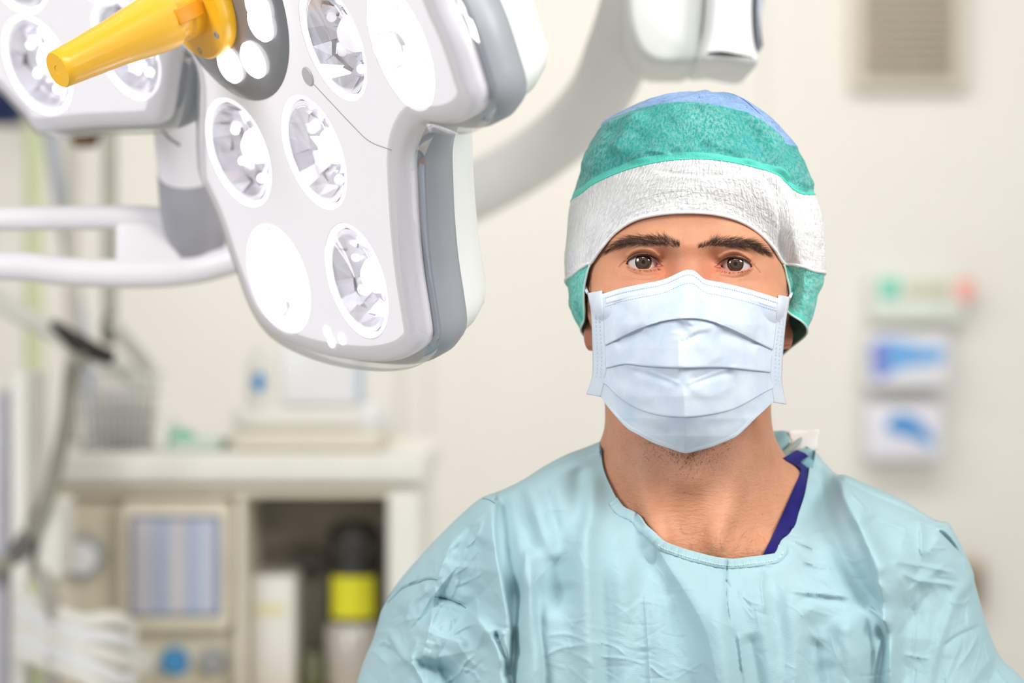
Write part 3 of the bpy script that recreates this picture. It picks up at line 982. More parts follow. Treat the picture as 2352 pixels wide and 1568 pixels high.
# radial grid about an upright axis
th_f = np.radians(np.linspace(-76, 76, 430))
th_b = np.radians(np.linspace(76, 284, 96))[1:-1]
TH = np.r_[th_f, th_b]
zs = np.r_[np.linspace(114.9, 108, 8), np.linspace(106, 40, 44)[:-1], np.linspace(40, -32, 150)[:-1], np.linspace(-32, -100, 60)[:-1], np.linspace(-100, -235, 150)[:-1], np.linspace(-235, -680, 60)]
ZZ, TT = np.meshgrid(zs, TH, indexing='ij')
yc = np.interp(-ZZ, [0, 120, 220], [86, 92, 116])
dirx, diry = np.sin(TT), -np.cos(TT)
lo = np.zeros_like(ZZ); hi = np.full_like(ZZ, 0.0)
# march outwards in coarse steps to find the outermost surface, then bisect
R = np.linspace(30, 230, 21)
last = np.full_like(ZZ, 2.0)
for r in R:
    p = np.stack([dirx * r, yc + diry * r, ZZ], -1)
    ins = body_sdf(p) < 0
    last = np.where(ins, r, last)
lo = last; hi = last + 10.0
hi = np.where(last < 5, 30.0, hi)
for _ in range(14):
    mid = 0.5 * (lo + hi)
    ins = body_sdf(np.stack([dirx * mid, yc + diry * mid, ZZ], -1)) < 0
    lo = np.where(ins, mid, lo); hi = np.where(ins, hi, mid)
rad = 0.5 * (lo + hi)
by_ = DF + (yc + diry * rad) / 1000
# he is turned squarely to the lens, a few degrees off the room's axis
turn = np.interp(ZZ, [-420, -250, -120], [0.0, 0.7, 1.0])
BV = np.stack([X0 + X0 * (by_ - DF) / DF * turn + dirx * rad / 1000, by_, Z0 + ZZ / 1000], -1)   # world

# --- fine shaping of the face along the camera's rays
front = (np.abs(TT) < math.radians(76)) & (ZZ > -60)
px, py = to_px(BV)
U = (px - FX) / 3.2975; Wm = -(py - FY) / 3.2975          # millimetres at the eye plane
dd = BV[..., 1].copy()
EYES = {'l': dict(c=(1477.7, 601.5), s=-1), 'r': dict(c=(1689.0, 605.0), s=1)}
gs = lambda u0, w0, su, sw: np.exp(-((U - u0) / su) ** 2 - ((Wm - w0) / sw) ** 2)
fade = np.where(front, 1.0, 0.0) * (1 - sstep(60, 72, np.abs(TT) * 57.3))
disp = np.zeros_like(dd)
for s in (-1, 1):
    disp += -6.5 * gs(s * 30, 14.5, 24, 7.5)               # brow ridge
    disp += 6.8 * gs(s * 30, 0.5, 15, 8)                # socket
    disp += 4.2 * gs(s * 16, 2, 6, 9)                    # hollow beside the nose bridge
    disp += 1.0 * gs(s * 33, -12, 14, 3.0)                 # under-eye groove
    pass
disp += -2.0 * gs(0, 13, 11, 8)
disp += 0.25 * (gs(-4.5, 15, 1.0, 6) + gs(5.5, 14, 1.0, 6))
disp += -2.0 * gs(0, 42, 40, 14)
dd = dd + disp * fade / 1000

# lids: the skin drapes over a ball a little larger than the eyeball
LIDR = 0.01335
EYE_C = {}
EL = {  # eyelid outlines, pixels: outer corner -> upper lid -> inner corner, and back along the lower lid
    'l': ([(1437.0, 605.5), (1442, 599), (1450, 592.5), (1462, 587), (1477, 584.5), (1490, 586), (1502, 591.5), (1512, 600), (1519, 607.0), (1525, 611)],
          [(1525, 611), (1517, 613.5), (1507, 615.6), (1494, 617.8), (1481, 618.8), (1468, 618.2), (1456, 615.8), (1445, 611.5), (1437, 605.5)]),
    'r': ([(1729, 612.5), (1723, 605), (1714, 598), (1702, 592.5), (1688, 590.2), (1676, 591.2), (1664, 595.8), (1653, 603), (1645, 609), (1639, 613)],
          [(1639, 613), (1647, 617), (1656, 619), (1668, 621.3), (1681, 623.3), (1694, 623.4), (1708, 620.8), (1719, 617.6), (1729, 612.5)])}
EYLOOP = {}
for e, E in EYES.items():
    cx, cy = E['c']
    C3 = np.array(P(cx, cy, DF + 0.0125)); EYE_C[e] = C3
    ray = np.stack([(px - 1176) / FPX, np.ones_like(px), -(py - 784) / FPX], -1)
    o = np.array([0, 0, CAM_H])
    b = ray @ (o - C3); a = (ray ** 2).sum(-1); c_ = (o - C3) @ (o - C3) - LIDR ** 2
    disc = b * b - a * c_
    t = np.where(disc > 0, (-b - np.sqrt(np.maximum(disc, 0))) / a, 9)
    near = front & (np.hypot(px - cx, py - cy) < 75)
    dd = np.where(near, smin(dd, t, 0.0022), dd)
    EL[e] = ([(a, b + 1.0 * max(0, 1 - ((a - cx) / 46) ** 2)) for a, b in EL[e][0]], [(a, b - 0.5 * max(0, 1 - ((a - cx) / 46) ** 2)) for a, b in EL[e][1]])
    up = crv(EL[e][0], 80); lw = crv(EL[e][1], 80)
    loop = np.vstack([up[:-1], lw[:-1]])
    EYLOOP[e] = loop
    # lid crease, hood above it, and the fold below
    s = E['s']
    for pts, amp, sg in (([(p[0], p[1] - 5.5 + 1.0 * abs((p[0] - cx) / 45)) for p in EL[e][0][1:-1]], 1.5, 1.7),
                         ([(p[0], p[1] - 13.0) for p in EL[e][0][1:-2]], -2.2, 4.6),
                         ([(p[0] , p[1] + 7.5) for p in EL[e][1][1:-1]], -0.5, 2.6),
                         ([(p[0] - s * 2, p[1] + 15) for p in EL[e][1][2:-2]], 0.5, 2.4)):
        q = crv(pts, 40)
        dist = np.full(px.shape, 99.0)
        idx = np.where(near)
        dist[idx] = np.min(np.hypot(px[idx][:, None] - q[None, :, 0], py[idx][:, None] - q[None, :, 1]), axis=1)
        dd = dd + amp / 1000 * np.exp(-(dist / sg) ** 2)
# a little asymmetric skin relief: crow's feet and the lines under the left eye
for pts, amp, sg in (([(1448, 632), (1470, 637), (1500, 634), (1515, 627)], 0.28, 1.5), ([(1456, 640), (1480, 644), (1505, 640)], 0.2, 1.4),
                     ([(1722, 601), (1734, 613), (1746, 627)], 1.0, 2.0), ([(1444, 596), (1433, 603), (1422, 614)], 1.0, 2.0),
                     ([(1524, 612), (1530, 622), (1526, 634)], 0.35, 2.2), ([(1640, 616), (1632, 626), (1634, 636)], 0.35, 2.2)):
    q = crv(pts, 30)
    idx = np.where(front & (py > 590) & (py < 660))
    dist = np.min(np.hypot(px[idx][:, None] - q[None, :, 0], py[idx][:, None] - q[None, :, 1]), axis=1)
    dd[idx] += amp / 1000 * np.exp(-(dist / sg) ** 2)
BV = PV(px, py, dd)

# --- open the eyes: drop the faces inside each lid outline, snap the rim onto it
nr, nc = BV.shape[:2]
BF = grid_faces(nr, nc, True)
V = BV.reshape(-1, 3).copy(); VX = px.reshape(-1).copy(); VY = py.reshape(-1).copy(); VD = dd.reshape(-1).copy()
keep = np.ones(len(BF), bool)
frontv = front.reshape(-1)
rimV, rimF = [], []
extra_tint = []
for e, loop in EYLOOP.items():
    cx, cy = EYES[e]['c']
    idx = np.where(frontv & (np.abs(VX - cx) < 70) & (np.abs(VY - cy) < 45))[0]
    ins = np.zeros(len(V), bool)
    ins[idx] = inside(np.stack([VX[idx], VY[idx]], -1), loop)
    inf = ins[BF]
    rem = (inf.sum(1) >= 2) & keep
    keep &= ~rem
    used_rem = np.unique(BF[rem]); used_keep = np.zeros(len(V), bool); used_keep[BF[keep].reshape(-1)] = True
    rim = used_rem[used_keep[used_rem]]
    dl = crv(loop, 900, True)
    for v in rim:
        k = np.argmin((dl[:, 0] - VX[v]) ** 2 + (dl[:, 1] - VY[v]) ** 2)
        VX[v], VY[v] = dl[k]
    # the lid margin: a strip from the rim back to the eyeball
    ang = np.arctan2(VY[rim] - cy, VX[rim] - cx)
    dsm = VD[rim].copy()
    VD[rim] = dsm
    V[rim] = PV(VX[rim], VY[rim], VD[rim])
    # ordered boundary edges
    edges = {}
    fk = BF[keep & (np.isin(BF, rim).sum(1) >= 2)]
    cnt = {}
    for f in fk:
        for i in range(4):
            a_, b_ = int(f[i]), int(f[(i + 1) % 4])
            cnt[(a_, b_)] = cnt.get((a_, b_), 0) + 1
    rs = set(int(x) for x in rim)
    bedge = [(a_, b_) for (a_, b_) in cnt if (b_, a_) not in cnt and a_ in rs and b_ in rs]
    base = len(V) + sum(len(x) for x in rimV)
    order = {int(v): k for k, v in enumerate(rim)}
    # three rows: margin edge, wet line, tucked behind the eyeball
    C3 = EYE_C[e]
    rows = []
    for sc_, off in ((0.985, 0.0009), (0.955, 0.0021), (0.70, 0.0066)):
        x = cx + (VX[rim] - cx) * sc_; y = cy + (VY[rim] - cy) * (sc_ if sc_ > .97 else sc_ - 0.015 if sc_ > .9 else .78)
        rows.append(PV(x, y, VD[rim] + off))
    n = len(rim)
    for r in range(3): rimV.append(rows[r])
    for a_, b_ in bedge:
        ia, ib = order[a_], order[b_]
        prev = (a_, b_)
        for r in range(3):
            cur = (base + r * n + ia, base + r * n + ib)
            rimF.append((prev[1], prev[0], cur[0], cur[1]))
            prev = cur
nbase = len(V)
Vall = np.vstack([V] + rimV)
# attributes: beard shadow, redness
Um = (VX - FX) / 3.2975; Wv = -(VY - FY) / 3.2975
isf = frontv | (ZZ.reshape(-1) <= -60)
beard = sstep(-30, -60, Wv) * (1 - sstep(-128, -172, Wv + 0.16 * np.abs(Um))) * (1 - 0.35 * sstep(30, 60, np.abs(Um)))
red = 0.9 * np.exp(-((Um) / 16) ** 2 - ((Wv + 12) / 26) ** 2) + 0.5 * np.exp(-((Um + 40) / 22) ** 2 - ((Wv + 28) / 16) ** 2)
for s in (-1, 1):
    red += 1.1 * np.exp(-((Um - s * 18) / 7) ** 2 - ((Wv + 5) / 7) ** 2) + 0.7 * np.exp(-((Um - s * 33) / 17) ** 2 - ((Wv + 7) / 5) ** 2) + 0.5 * np.exp(-((Um - s * 30) / 17) ** 2 - ((Wv - 6) / 5) ** 2)
    red += 1.5 * np.exp(-((Um - s * 74) / 8) ** 2 - ((Wv + 50) / 18) ** 2)
red = np.clip(red, 0, 1.3)
beard = np.r_[beard, np.zeros(len(Vall) - nbase)]
red = np.r_[red, np.full(len(Vall) - nbase, 1.0)]
wet = np.r_[np.zeros(nbase), np.ones(len(Vall) - nbase)]
# pelvis, legs and upper arms complete the figure inside the gown
limb = MB()
zt = Z0 - 0.60
for s in (-1, 1):
    limb.tube([(X0 + s * 0.09, DF + .112, zt), (X0 + s * 0.095, DF + .112, 0.80), (X0 + s * 0.1, DF + .105, 0.50), (X0 + s * 0.1, DF + .13, 0.30), (X0 + s * 0.1, DF + .13, 0.07)], [.085, .085, .058, .055, .036], 24)
    limb.tube([(X0 + s * 0.1, DF + .15, 0.05), (X0 + s * 0.1, DF + .06, 0.045), (X0 + s * 0.105, DF - .06, 0.03)], [.035, .038, .03], 16)
    limb.tube(np.array([(X0 + s * 0.140, DF + .130, Z0 - .235), (X0 + s * 0.172, DF + .128, Z0 - .33), (X0 + s * 0.205, DF + .12, Z0 - .50), (X0 + s * 0.20, DF + .04, Z0 - .56), (X0 + s * 0.10, DF - .05, Z0 - .56)]), [.036, .036, .036, .034, .028], 20)
LVt = np.vstack(limb.V); k0 = len(Vall)
faces = [tuple(f) for f in BF[keep].tolist()] + rimF
top = [tuple(range(0, nc))[::-1]]
bot = [tuple((nr - 1) * nc + k for k in range(nc))]
faces = [f[::-1] for f in faces] + [tuple(i + k0 for i in f) for f in limb.F] + top + bot
Vb = np.vstack([Vall, LVt])
pad = np.zeros(len(LVt))


def skin_mat():
    t = NT('skin')
    co = t.coords()
    base = t.ramp(t.noise(34, 4, 0.6, co), [(0.3, srgb(198, 137, 104)), (0.7, srgb(214, 156, 123))])
    mott = t.noise(900, 2, 0.5, co)
    base = t.mix(t.math('MULTIPLY', t.ramp(mott, [(0.52, (0, 0, 0, 1)), (0.66, (1, 1, 1, 1))]), 0.22), base, srgb(196, 128, 96))
    col = t.mix(t.math('MULTIPLY', t.attr('red'), 0.40), base, srgb(190, 98, 70))
    # moles and freckles
    vo = t.n('ShaderNodeTexVoronoi'); vo.inputs['Scale'].default_value = 95
    t.l(co, vo.inputs['Vector'])
    fr = t.math('MULTIPLY', t.math('LESS_THAN', vo.outputs['Distance'], 0.085), t.ramp(t.noise(60, 1, .5, co), [(0.5, (0, 0, 0, 1)), (0.6, (1, 1, 1, 1))]))
    col = t.mix(t.math('MULTIPLY', fr, 0.35), col, srgb(140, 84, 60))
    # beard shadow: dense dark points over a bluish-brown tone
    vb = t.n('ShaderNodeTexVoronoi'); vb.inputs['Scale'].default_value = 1500
    t.l(co, vb.inputs['Vector'])
    pt = t.math('LESS_THAN', vb.outputs['Distance'], 0.30)
    clump = t.ramp(t.noise(90, 2, .6, co), [(0.35, (.15, .15, .15, 1)), (0.65, (1, 1, 1, 1))])
    col = t.mix(t.math('MULTIPLY', t.attr('beard'), 0.30), col, srgb(168, 128, 112))
    col = t.mix(t.math('MULTIPLY', t.math('MULTIPLY', t.attr('beard'), pt), t.math('MULTIPLY', clump, 0.75)), col, srgb(78, 58, 50))
    col = t.mix(t.attr('wet'), col, srgb(206, 132, 116))
    t.color(col)
    # pores and fine creases
    vp = t.n('ShaderNodeTexVoronoi'); vp.inputs['Scale'].default_value = 900
    t.l(co, vp.inputs['Vector'])
    n1 = t.noise(700, 3, .6, co)
    h = t.math('ADD', t.math('MULTIPLY', vp.outputs['Distance'], 0.7), n1)
    cr = t.noise(160, 3, .6, t.coords((1, 1, 3.2)), 0.6)
    b1 = t.bump(h, 0.00010, 0.8)
    b2 = t.bump(t.math('MULTIPLY', cr, t.attr('crease')), 0.0012, 0.7, b1)
    t.l(b2, t.b.inputs['Normal'])
    rg = t.math('ADD', t.math('MULTIPLY', t.attr('wet'), -0.30), 0.52)
    t.l(rg, t.b.inputs['Roughness'])
    t.set(Subsurface_Weight=0.16, Subsurface_Scale=0.006, Specular_IOR_Level=0.34)
    t.b.inputs['Subsurface Radius'].default_value = (1.0, 0.35, 0.18)
    return t.m


Wall = np.r_[Wv, np.zeros(len(Vall) - nbase)]
crease = sstep(-125, -160, Wall)
M_skin = skin_mat()
body = mk('body', Vb, faces, M_skin, person, attrs=dict(beard=np.r_[beard, pad], red=np.r_[red, pad], wet=np.r_[wet, pad], crease=np.r_[crease, pad]))
bvh = BVHTree.FromPolygons([tuple(v) for v in Vb], [tuple(f) for f in faces if len(f) < 9])


def on_skin(px, py, lift=0.0):
    r = Vector(((px - 1176) / FPX, 1, -(py - 784) / FPX))
    h, n, i, d = bvh.ray_cast(Vector((0, 0, CAM_H)), r.normalized())
    if h is None: return None
    return np.array(h) * 1.0 + np.array([0, 0, 0]) - np.array(r.normalized()) * lift, h[1]


# --- eyeballs
def eye_mat():
    t = NT('eyeball')
    r = t.attr('iris_r')                                # angle from the pupil, 1 = rim of the iris
    a = t.attr('iris_a')
    fib = t.n('ShaderNodeTexNoise', noise_dimensions='2D')
    cx = t.n('ShaderNodeCombineXYZ')
    t.l(t.math('MULTIPLY', a, 7.0), cx.inputs[0]); t.l(t.math('MULTIPLY', r, 1.6), cx.inputs[1])
    t.l(cx.outputs[0], fib.inputs['Vector']); fib.inputs['Scale'].default_value = 3.0; fib.inputs['Detail'].default_value = 3
    br = t.ramp(fib.outputs['Fac'], [(0.3, srgb(40, 26, 18)), (0.7, srgb(104, 74, 50))])
    ir = t.ramp(r, [(0.0, (0, 0, 0, 1)), (0.20, (0, 0, 0, 1)), (0.25, (1, 1, 1, 1)), (0.74, (.62, .62, .62, 1)), (0.95, (.10, .10, .10, 1)), (1.0, (.08, .08, .08, 1))])
    iris = t.mix(1.0, br, ir, 'MULTIPLY')
    vein = t.noise(260, 4, .65, None, 1.2)
    sc_ = t.ramp(t.attr('corner'), [(0.0, srgb(212, 207, 206)), (0.68, srgb(204, 190, 186)), (0.88, srgb(196, 132, 120)), (1.0, srgb(186, 104, 92))])
    sc_ = t.mix(t.math('MULTIPLY', t.ramp(vein, [(.60, (0, 0, 0, 1)), (.68, (1, 1, 1, 1))]), 0.25), sc_, srgb(206, 130, 120))
    m = t.ramp(r, [(0.955, (0, 0, 0, 1)), (1.04, (1, 1, 1, 1))])
    t.color(t.mix(m, iris, sc_))
    t.set(Roughness=0.12, Specular_IOR_Level=0.6, Coat_Weight=1.0, Coat_Roughness=0.02)
    return t.m


M_eye = eye_mat()
M_car = plain('tear_duct_pink', (190, 112, 98), 0.2, var=0.08, scale=400)
IRIS = {'l': (1477.7, 601.5), 'r': (1689.0, 605.5)}
for e in ('l', 'r'):
    C3 = EYE_C[e]
    gaze = np.array(P(*IRIS[e], DF)) - C3
    qe = np.array(Vector(-gaze).to_track_quat('-Z', 'Y').to_matrix())      # +Z of the ball looks along the gaze
    n_a, n_r = 96, 80
    t_ = np.r_[np.linspace(0.002, 0.62, 50), np.linspace(0.62, math.pi - 0.01, 31)[1:]]
    a = np.linspace(0, 2 * np.pi, n_a, endpoint=False)
    T, A = np.meshgrid(t_, a, indexing='ij')
    rr_ = 0.0121 + 0.00055 * np.exp(-(T / 0.42) ** 4)
    L = np.stack([rr_ * np.sin(T) * np.cos(A), rr_ * np.sin(T) * np.sin(A), rr_ * np.cos(T)], -1)
    W3 = L.reshape(-1, 3) @ qe.T
    W3 = W3 + C3
    ang_i = 0.0062 / 0.0121
    exp_ = np.abs((to_px(W3)[0] - IRIS[e][0])) / 46.0
    mk('eyeball', W3, grid_faces(len(t_), n_a, True), M_eye, body, attrs=dict(iris_r=(T / ang_i).ravel(), iris_a=(np.cos(A)).ravel() + 2 * np.sin(A).ravel(), corner=np.clip(exp_, 0, 1)), flip=True)

    pi_ = EL[e][0][-1]; si = EYES[e]['s']
    h_ = on_skin(pi_[0] + si * -3, pi_[1], 0)[1]
    mkc = MB().sphere(P(pi_[0] + si * 7.5, pi_[1] - 0.2, h_ + 0.0046), (0.0030, 0.0024, 0.0017), 20, 12)
    mkc.sphere(P(pi_[0] + si * 2.5, pi_[1] + 0.2, h_ + 0.0038), (0.0018, 0.0020, 0.0011), 16, 10)
    mkc.build('tear_duct', M_car, body, smooth=True)

# --- hairs: brows, lashes, stubble, chest, temples


def hair_mesh(strands, r0, n=4):
    """tapered three-sided hairs; each strand is an array of points"""
    Vs, Fs = [], []; b = 0
    for s in strands:
        s = np.asarray(s)
        k = len(s)
        T = np.gradient(s, axis=0); T /= np.linalg.norm(T, axis=1)[:, None] + 1e-12
        u = np.cross(T, np.array([0.31, 0.9, 0.2])); u /= np.linalg.norm(u, axis=1)[:, None] + 1e-12
        w = np.cross(T, u)
        rad = r0 * (1 - np.linspace(0, 1, k) ** 1.6 * 0.85)
        for j in range(3):
            x = j * 2.0944
            Vs.append(s + rad[:, None] * (math.cos(x) * u + math.sin(x) * w))
        f = []
        for i in range(k - 1):
            for j in range(3):
                f.append((b + j * k + i, b + j * k + i + 1, b + ((j + 1) % 3) * k + i + 1, b + ((j + 1) % 3) * k + i))
        Fs += f; b += 3 * k
    return np.vstack(Vs), np.array(Fs)


M_hair = plain('dark_hair', (68, 48, 38), 0.5, var=0.25, scale=300)
BROW = {'l': ([(1392, 576), (1406, 560), (1430, 545), (1455, 538.5), (1485, 538), (1515, 539), (1542, 545), (1562, 560)], [(1396, 580), (1412, 573), (1440, 567.5), (1470, 565.5), (1500, 566.5), (1525, 569), (1545, 570), (1563, 568)]),
        'r': ([(1606, 565), (1632, 551), (1655, 546), (1685, 543.5), (1712, 545), (1735, 553), (1756, 566), (1770, 582)], [(1607, 570), (1634, 568), (1665, 570), (1692, 572), (1716, 574), (1738, 579), (1756, 585), (1769, 590)])}
for e, (ut, lt) in BROW.items():
    s = EYES[e]['s']
    ut = crv(ut, 60) + [0, 1.8]; lt = crv(lt, 60) - [0, 1.2]
    st = []
    for k in range(1200):
        f = RNG.random() ** 0.92; g = RNG.beta(1.9, 1.9)
        i = int(f * 59)
        # f: 0 at the outer end on the left brow, inner end on the right brow
        inner = f if s < 0 else 1 - f
        p = ut[i] * (1 - g) + lt[i] * g + RNG.normal(0, 1.4, 2)
        if inner > 0.86 and RNG.random() < 0.45: continue
        if inner < 0.22 and RNG.random() < 0.62 - 1.6 * inner: continue
        # direction: inner hairs stand up, the rest sweep outwards and down along the brow
        a = np.interp(inner, [0, 0.25, 0.6, 0.8, 1.0], [-32, -8, 16, 52, 78]) + (g - 0.5) * np.interp(inner, [0, .5, 1], [-30, -50, -70]) + RNG.normal(0, 13)
        d = np.array([s * math.cos(math.radians(a)), -math.sin(math.radians(a))])
        Ln = RNG.uniform(10, 22) * (0.75 if inner > .85 else 0.7 + 1.5 * inner if inner < .2 else 1)
        pts = []
        for q in np.linspace(0, 1, 5):
            w = p + d * Ln * q + np.array([s * 0.18 * Ln * q * q, 0.16 * Ln * q * q])
            h = on_skin(w[0], w[1], 0.0003 + 0.0016 * q * (1 - 0.35 * q))
            if h is None: break
            pts.append(h[0])
        if len(pts) == 5: st.append(pts)
    o = mk('eyebrow', *hair_mesh(st, 0.000075), M_hair, body)
    # lashes
    st = []
    cx, cy = EYES[e]['c']
    upc, lwc = crv(EL[e][0], 100), crv(EL[e][1], 100)
    for k in range(130):
        f = RNG.uniform(0.03, 0.86); p = upc[int(f * 99)]
        dx = (p[0] - cx) / 46
        base = on_skin(p[0], p[1] - 0.8)
        if base is None: continue
        Ln = RNG.uniform(0.0024, 0.0046)
        dirn = np.array([dx * 0.5 + RNG.normal(0, .15), -1.0, -0.22]); dirn /= np.linalg.norm(dirn)
        st.append([base[0] + dirn * Ln * q + np.array([0, 0, 0.35 * Ln * q * q * 1.6]) for q in np.linspace(0, 1, 5)])
    for k in range(60):
        f = RNG.uniform(0.1, 0.95); p = lwc[int(f * 99)]
        dx = (p[0] - cx) / 46
        base = on_skin(p[0], p[1] + 1.6)
        if base is None: continue
        Ln = RNG.uniform(0.0028, 0.0055)
        dirn = np.array([dx * 0.7 + RNG.normal(0, .2), -0.75, -0.75]); dirn /= np.linalg.norm(dirn)
        st.append([base[0] + dirn * Ln * q + np.array([0, 0, 0.3 * Ln * q * q]) for q in np.linspace(0, 1, 5)])
    mk('eyelashes', *hair_mesh(st, 0.00005), M_hair, body)
    # dark lash line on the edge of the upper lid
    ll = np.array([on_skin(p[0], p[1] - 0.6, 0.00005)[0] for p in upc[4:90]])
    MB().tube(ll, np.interp(np.linspace(0, 1, len(ll)), [0, .2, .8, 1], [.0003, .00075, .0006, .0002]), 6).build('lash_line', plain('lash_root', (70, 44, 36), 0.6), body, smooth=True)
# stubble under the mask and on the throat, chest hairs and sideburns
st = []
for k in range(420):
    x = RNG.normal(1585, 45); y = RNG.gamma(2.2, 12) + 1018 - abs(x - 1580) * 0.22
    h = on_skin(x, y, 0.0)
    if h is None: continue
    a = RNG.normal(math.pi / 2 + (x - 1580) / 90, 0.6); L = RNG.uniform(3, 9)
    h2 = on_skin(x + L * math.cos(a), y + L * math.sin(a), 0.0007)
    if h2 is None: continue
    st.append(np.linspace(h[0], h2[0], 3))
mk('beard_stubble', *hair_mesh(st, 0.00008), M_hair, body)
st = []
for k in range(60):
    x = RNG.uniform(1560, 1780); y = RNG.uniform(1200, 1285)
    a = RNG.normal(1.9, 0.7); L = RNG.uniform(18, 40); cv = RNG.normal(0, 0.5)
    pts = []
    for q in np.linspace(0, 1, 7):
        h = on_skin(x, y, 0.0003 + 0.001 * q)
        if h is None: break
        pts.append(h[0]); x += L / 7 * math.cos(a); y += L / 7 * math.sin(a); a += cv / 3
    if len(pts) == 7: st.append(pts)
mk('chest_hair', *hair_mesh(st, 0.00005), plain('brown_hair', (120, 84, 62), 0.5), body)
st = []
for s, xr in ((-1, (1343, 1358)), (1, (1808, 1820))):
    for k in range(150):
        x = RNG.uniform(*xr); y = RNG.uniform(628, 715)
        pts = []
        for q in np.linspace(0, 1, 4):
            h = on_skin(x + s * -2 * q, y + 16 * q, 0.0005)
            if h is None: break
            pts.append(h[0])
        if len(pts) == 4: st.append(pts)
if st: mk('sideburns', *hair_mesh(st, 0.00007), M_hair, body)

# ------------------------------------------------------------------ face mask
def cloth_mat(name, c1, c2, rough=0.8, weave=2600, bump=0.00012, sheen=0.15, trans=0.0, extra=None, nscale=38):
    t = NT(name)
    co = t.coords()
    n = t.noise(nscale, 3, .55, co)
    col = t.ramp(n, [(0.32, srgb(*c1)), (0.68, srgb(*c2))])
    t.color(col)
    w = t.noise(weave, 2, .5, t.coords((1, 1, 0.35)))
    w2 = t.noise(weave * .35, 2, .6, t.coords((0.25, 1, 1)))
    t.l(t.bump(t.math('ADD', w, w2), bump, 0.8), t.b.inputs['Normal'])
    t.set(Roughness=rough, Specular_IOR_Level=0.25, Sheen_Weight=sheen, Sheen_Roughness=0.5)
    if trans:
        tl = t.n('ShaderNodeBsdfTranslucent'); t.l(col, tl.inputs[0])
        mx = t.n('ShaderNodeMixShader'); mx.inputs[0].default_value = trans
        t.l(t.b.outputs[0], mx.inputs[1]); t.l(tl.outputs[0], mx.inputs[2]); t.l(mx.outputs[0], t.out.inputs['Surface'])
    return t.m


M_mask = cloth_mat('mask_fleece', (204, 220, 236), (224, 233, 242), trans=0.12, nscale=45)
M_maskw = cloth_mat('mask_edge', (216, 225, 236), (230, 236, 244), trans=0.1)
mask = bpy.data.objects.new('face_mask', None); COL.objects.link(mask); mask.parent = person; mask['label'] = 'pale blue pleated face mask'
Y = lambda mm: DF + mm / 1000.0
MCX = 1579.0
mc_py = [600, 622, 650, 690, 745, 800, 855, 910, 960, 1000, 1039, 1070]
mc_y = [-15, -17, -22, -31, -40, -41, -40, -37, -32, -22, -8, 2]
ms_py = [600, 676, 740, 800, 860, 920, 1000, 1070]
ms_y = [28, 31, 34, 36, 40, 44, 48, 50]


def mask_y(px, py):
    u = np.abs(px - MCX) / 233.0
    c = np.interp(py, mc_py, mc_y); s = np.interp(py, ms_py, ms_y)
    tent = 0.45 + 0.25 * sstep(700, 640, py)
    prof = u ** 1.75 * (1 - tent * 0.35) + tent * 0.35 * (np.sqrt(u * u + 0.012) - 0.11) / (np.sqrt(1.012) - 0.11)
    return c + (s - c) * prof


def skin_d(px, py):
    # depth of the skin behind each pixel (a far value where there is none)
    fx, fy = np.ravel(px), np.ravel(py)
    out = np.full(fx.shape, 9.0); o = Vector((0, 0, CAM_H))
    for i in range(len(fx)):
        h = bvh.ray_cast(o, Vector(((fx[i] - 1176) / FPX, 1, -(fy[i] - 784) / FPX)).normalized())[0]
        if h is not None: out[i] = h[1]
    return out.reshape(np.shape(px))


def yx(pts):
    p = np.array(pts, float); o = np.argsort(p[:, 0])
    q = crv(p[o], 200)
    return lambda x: np.interp(x, q[:, 0], q[:, 1])


top_c = yx([(1340, 682), (1381, 676), (1425, 663), (1473, 653), (1505, 647), (1531, 640), (1553, 630), (1570, 622.5), (1582, 620.5), (1594, 622.5), (1606, 632), (1620, 642), (1660, 650), (1703, 660), (1745, 672), (1789, 686), (1830, 700)])
pl1 = yx([(1340, 810), (1392, 790), (1435, 768), (1482, 748), (1531, 735), (1577, 730), (1617, 733), (1660, 746), (1703, 765), (1740, 784), (1772, 800), (1830, 826)])
pl2 = yx([(1340, 852), (1393, 843), (1422, 836), (1445, 834), (1480, 838), (1530, 841), (1577, 842), (1630, 841), (1672, 842), (1710, 846), (1768, 853), (1830, 862)])
pl3 = yx([(1340, 862), (1388, 879), (1420, 908), (1460, 934), (1500, 948), (1545, 955), (1590, 955), (1635, 949), (1675, 940), (1710, 925), (1770, 892), (1830, 872)])
bot = yx([(1340, 868), (1382, 911), (1392, 927), (1415, 955), (1442, 983), (1470, 999), (1502, 1016), (1540, 1029), (1573, 1039), (1600, 1034), (1631, 1026), (1660, 1015), (1689, 1002), (1712, 982), (1732, 962), (1756, 940), (1778, 920), (1830, 885)])
NU = 260
left_e = yx([(1340 + 0, 0), (0 + 1341, 1)]) if False else None
uu = np.linspace(0, 1, NU)
rows_px, rows_py, rows_off = [], [], []
prow = [top_c, pl1, pl2, pl3, bot]
lift = [0.6, 4.2, 3.8, 1.9, 0.3]                 # how far the lower edge of each panel stands off
cen = lambda x: np.exp(-((x - MCX) / 120.0) ** 2)


def xs_at(py_t):
    xl = np.interp(py_t, [640, 690, 790, 850, 915, 960, 1039], [1381, 1386, 1391, 1393, 1381, 1381, 1381])
    xr = np.interp(py_t, [640, 690, 800, 853, 920, 960, 1039], [1789, 1786, 1772, 1769, 1779, 1779, 1779])
    return xl, xr


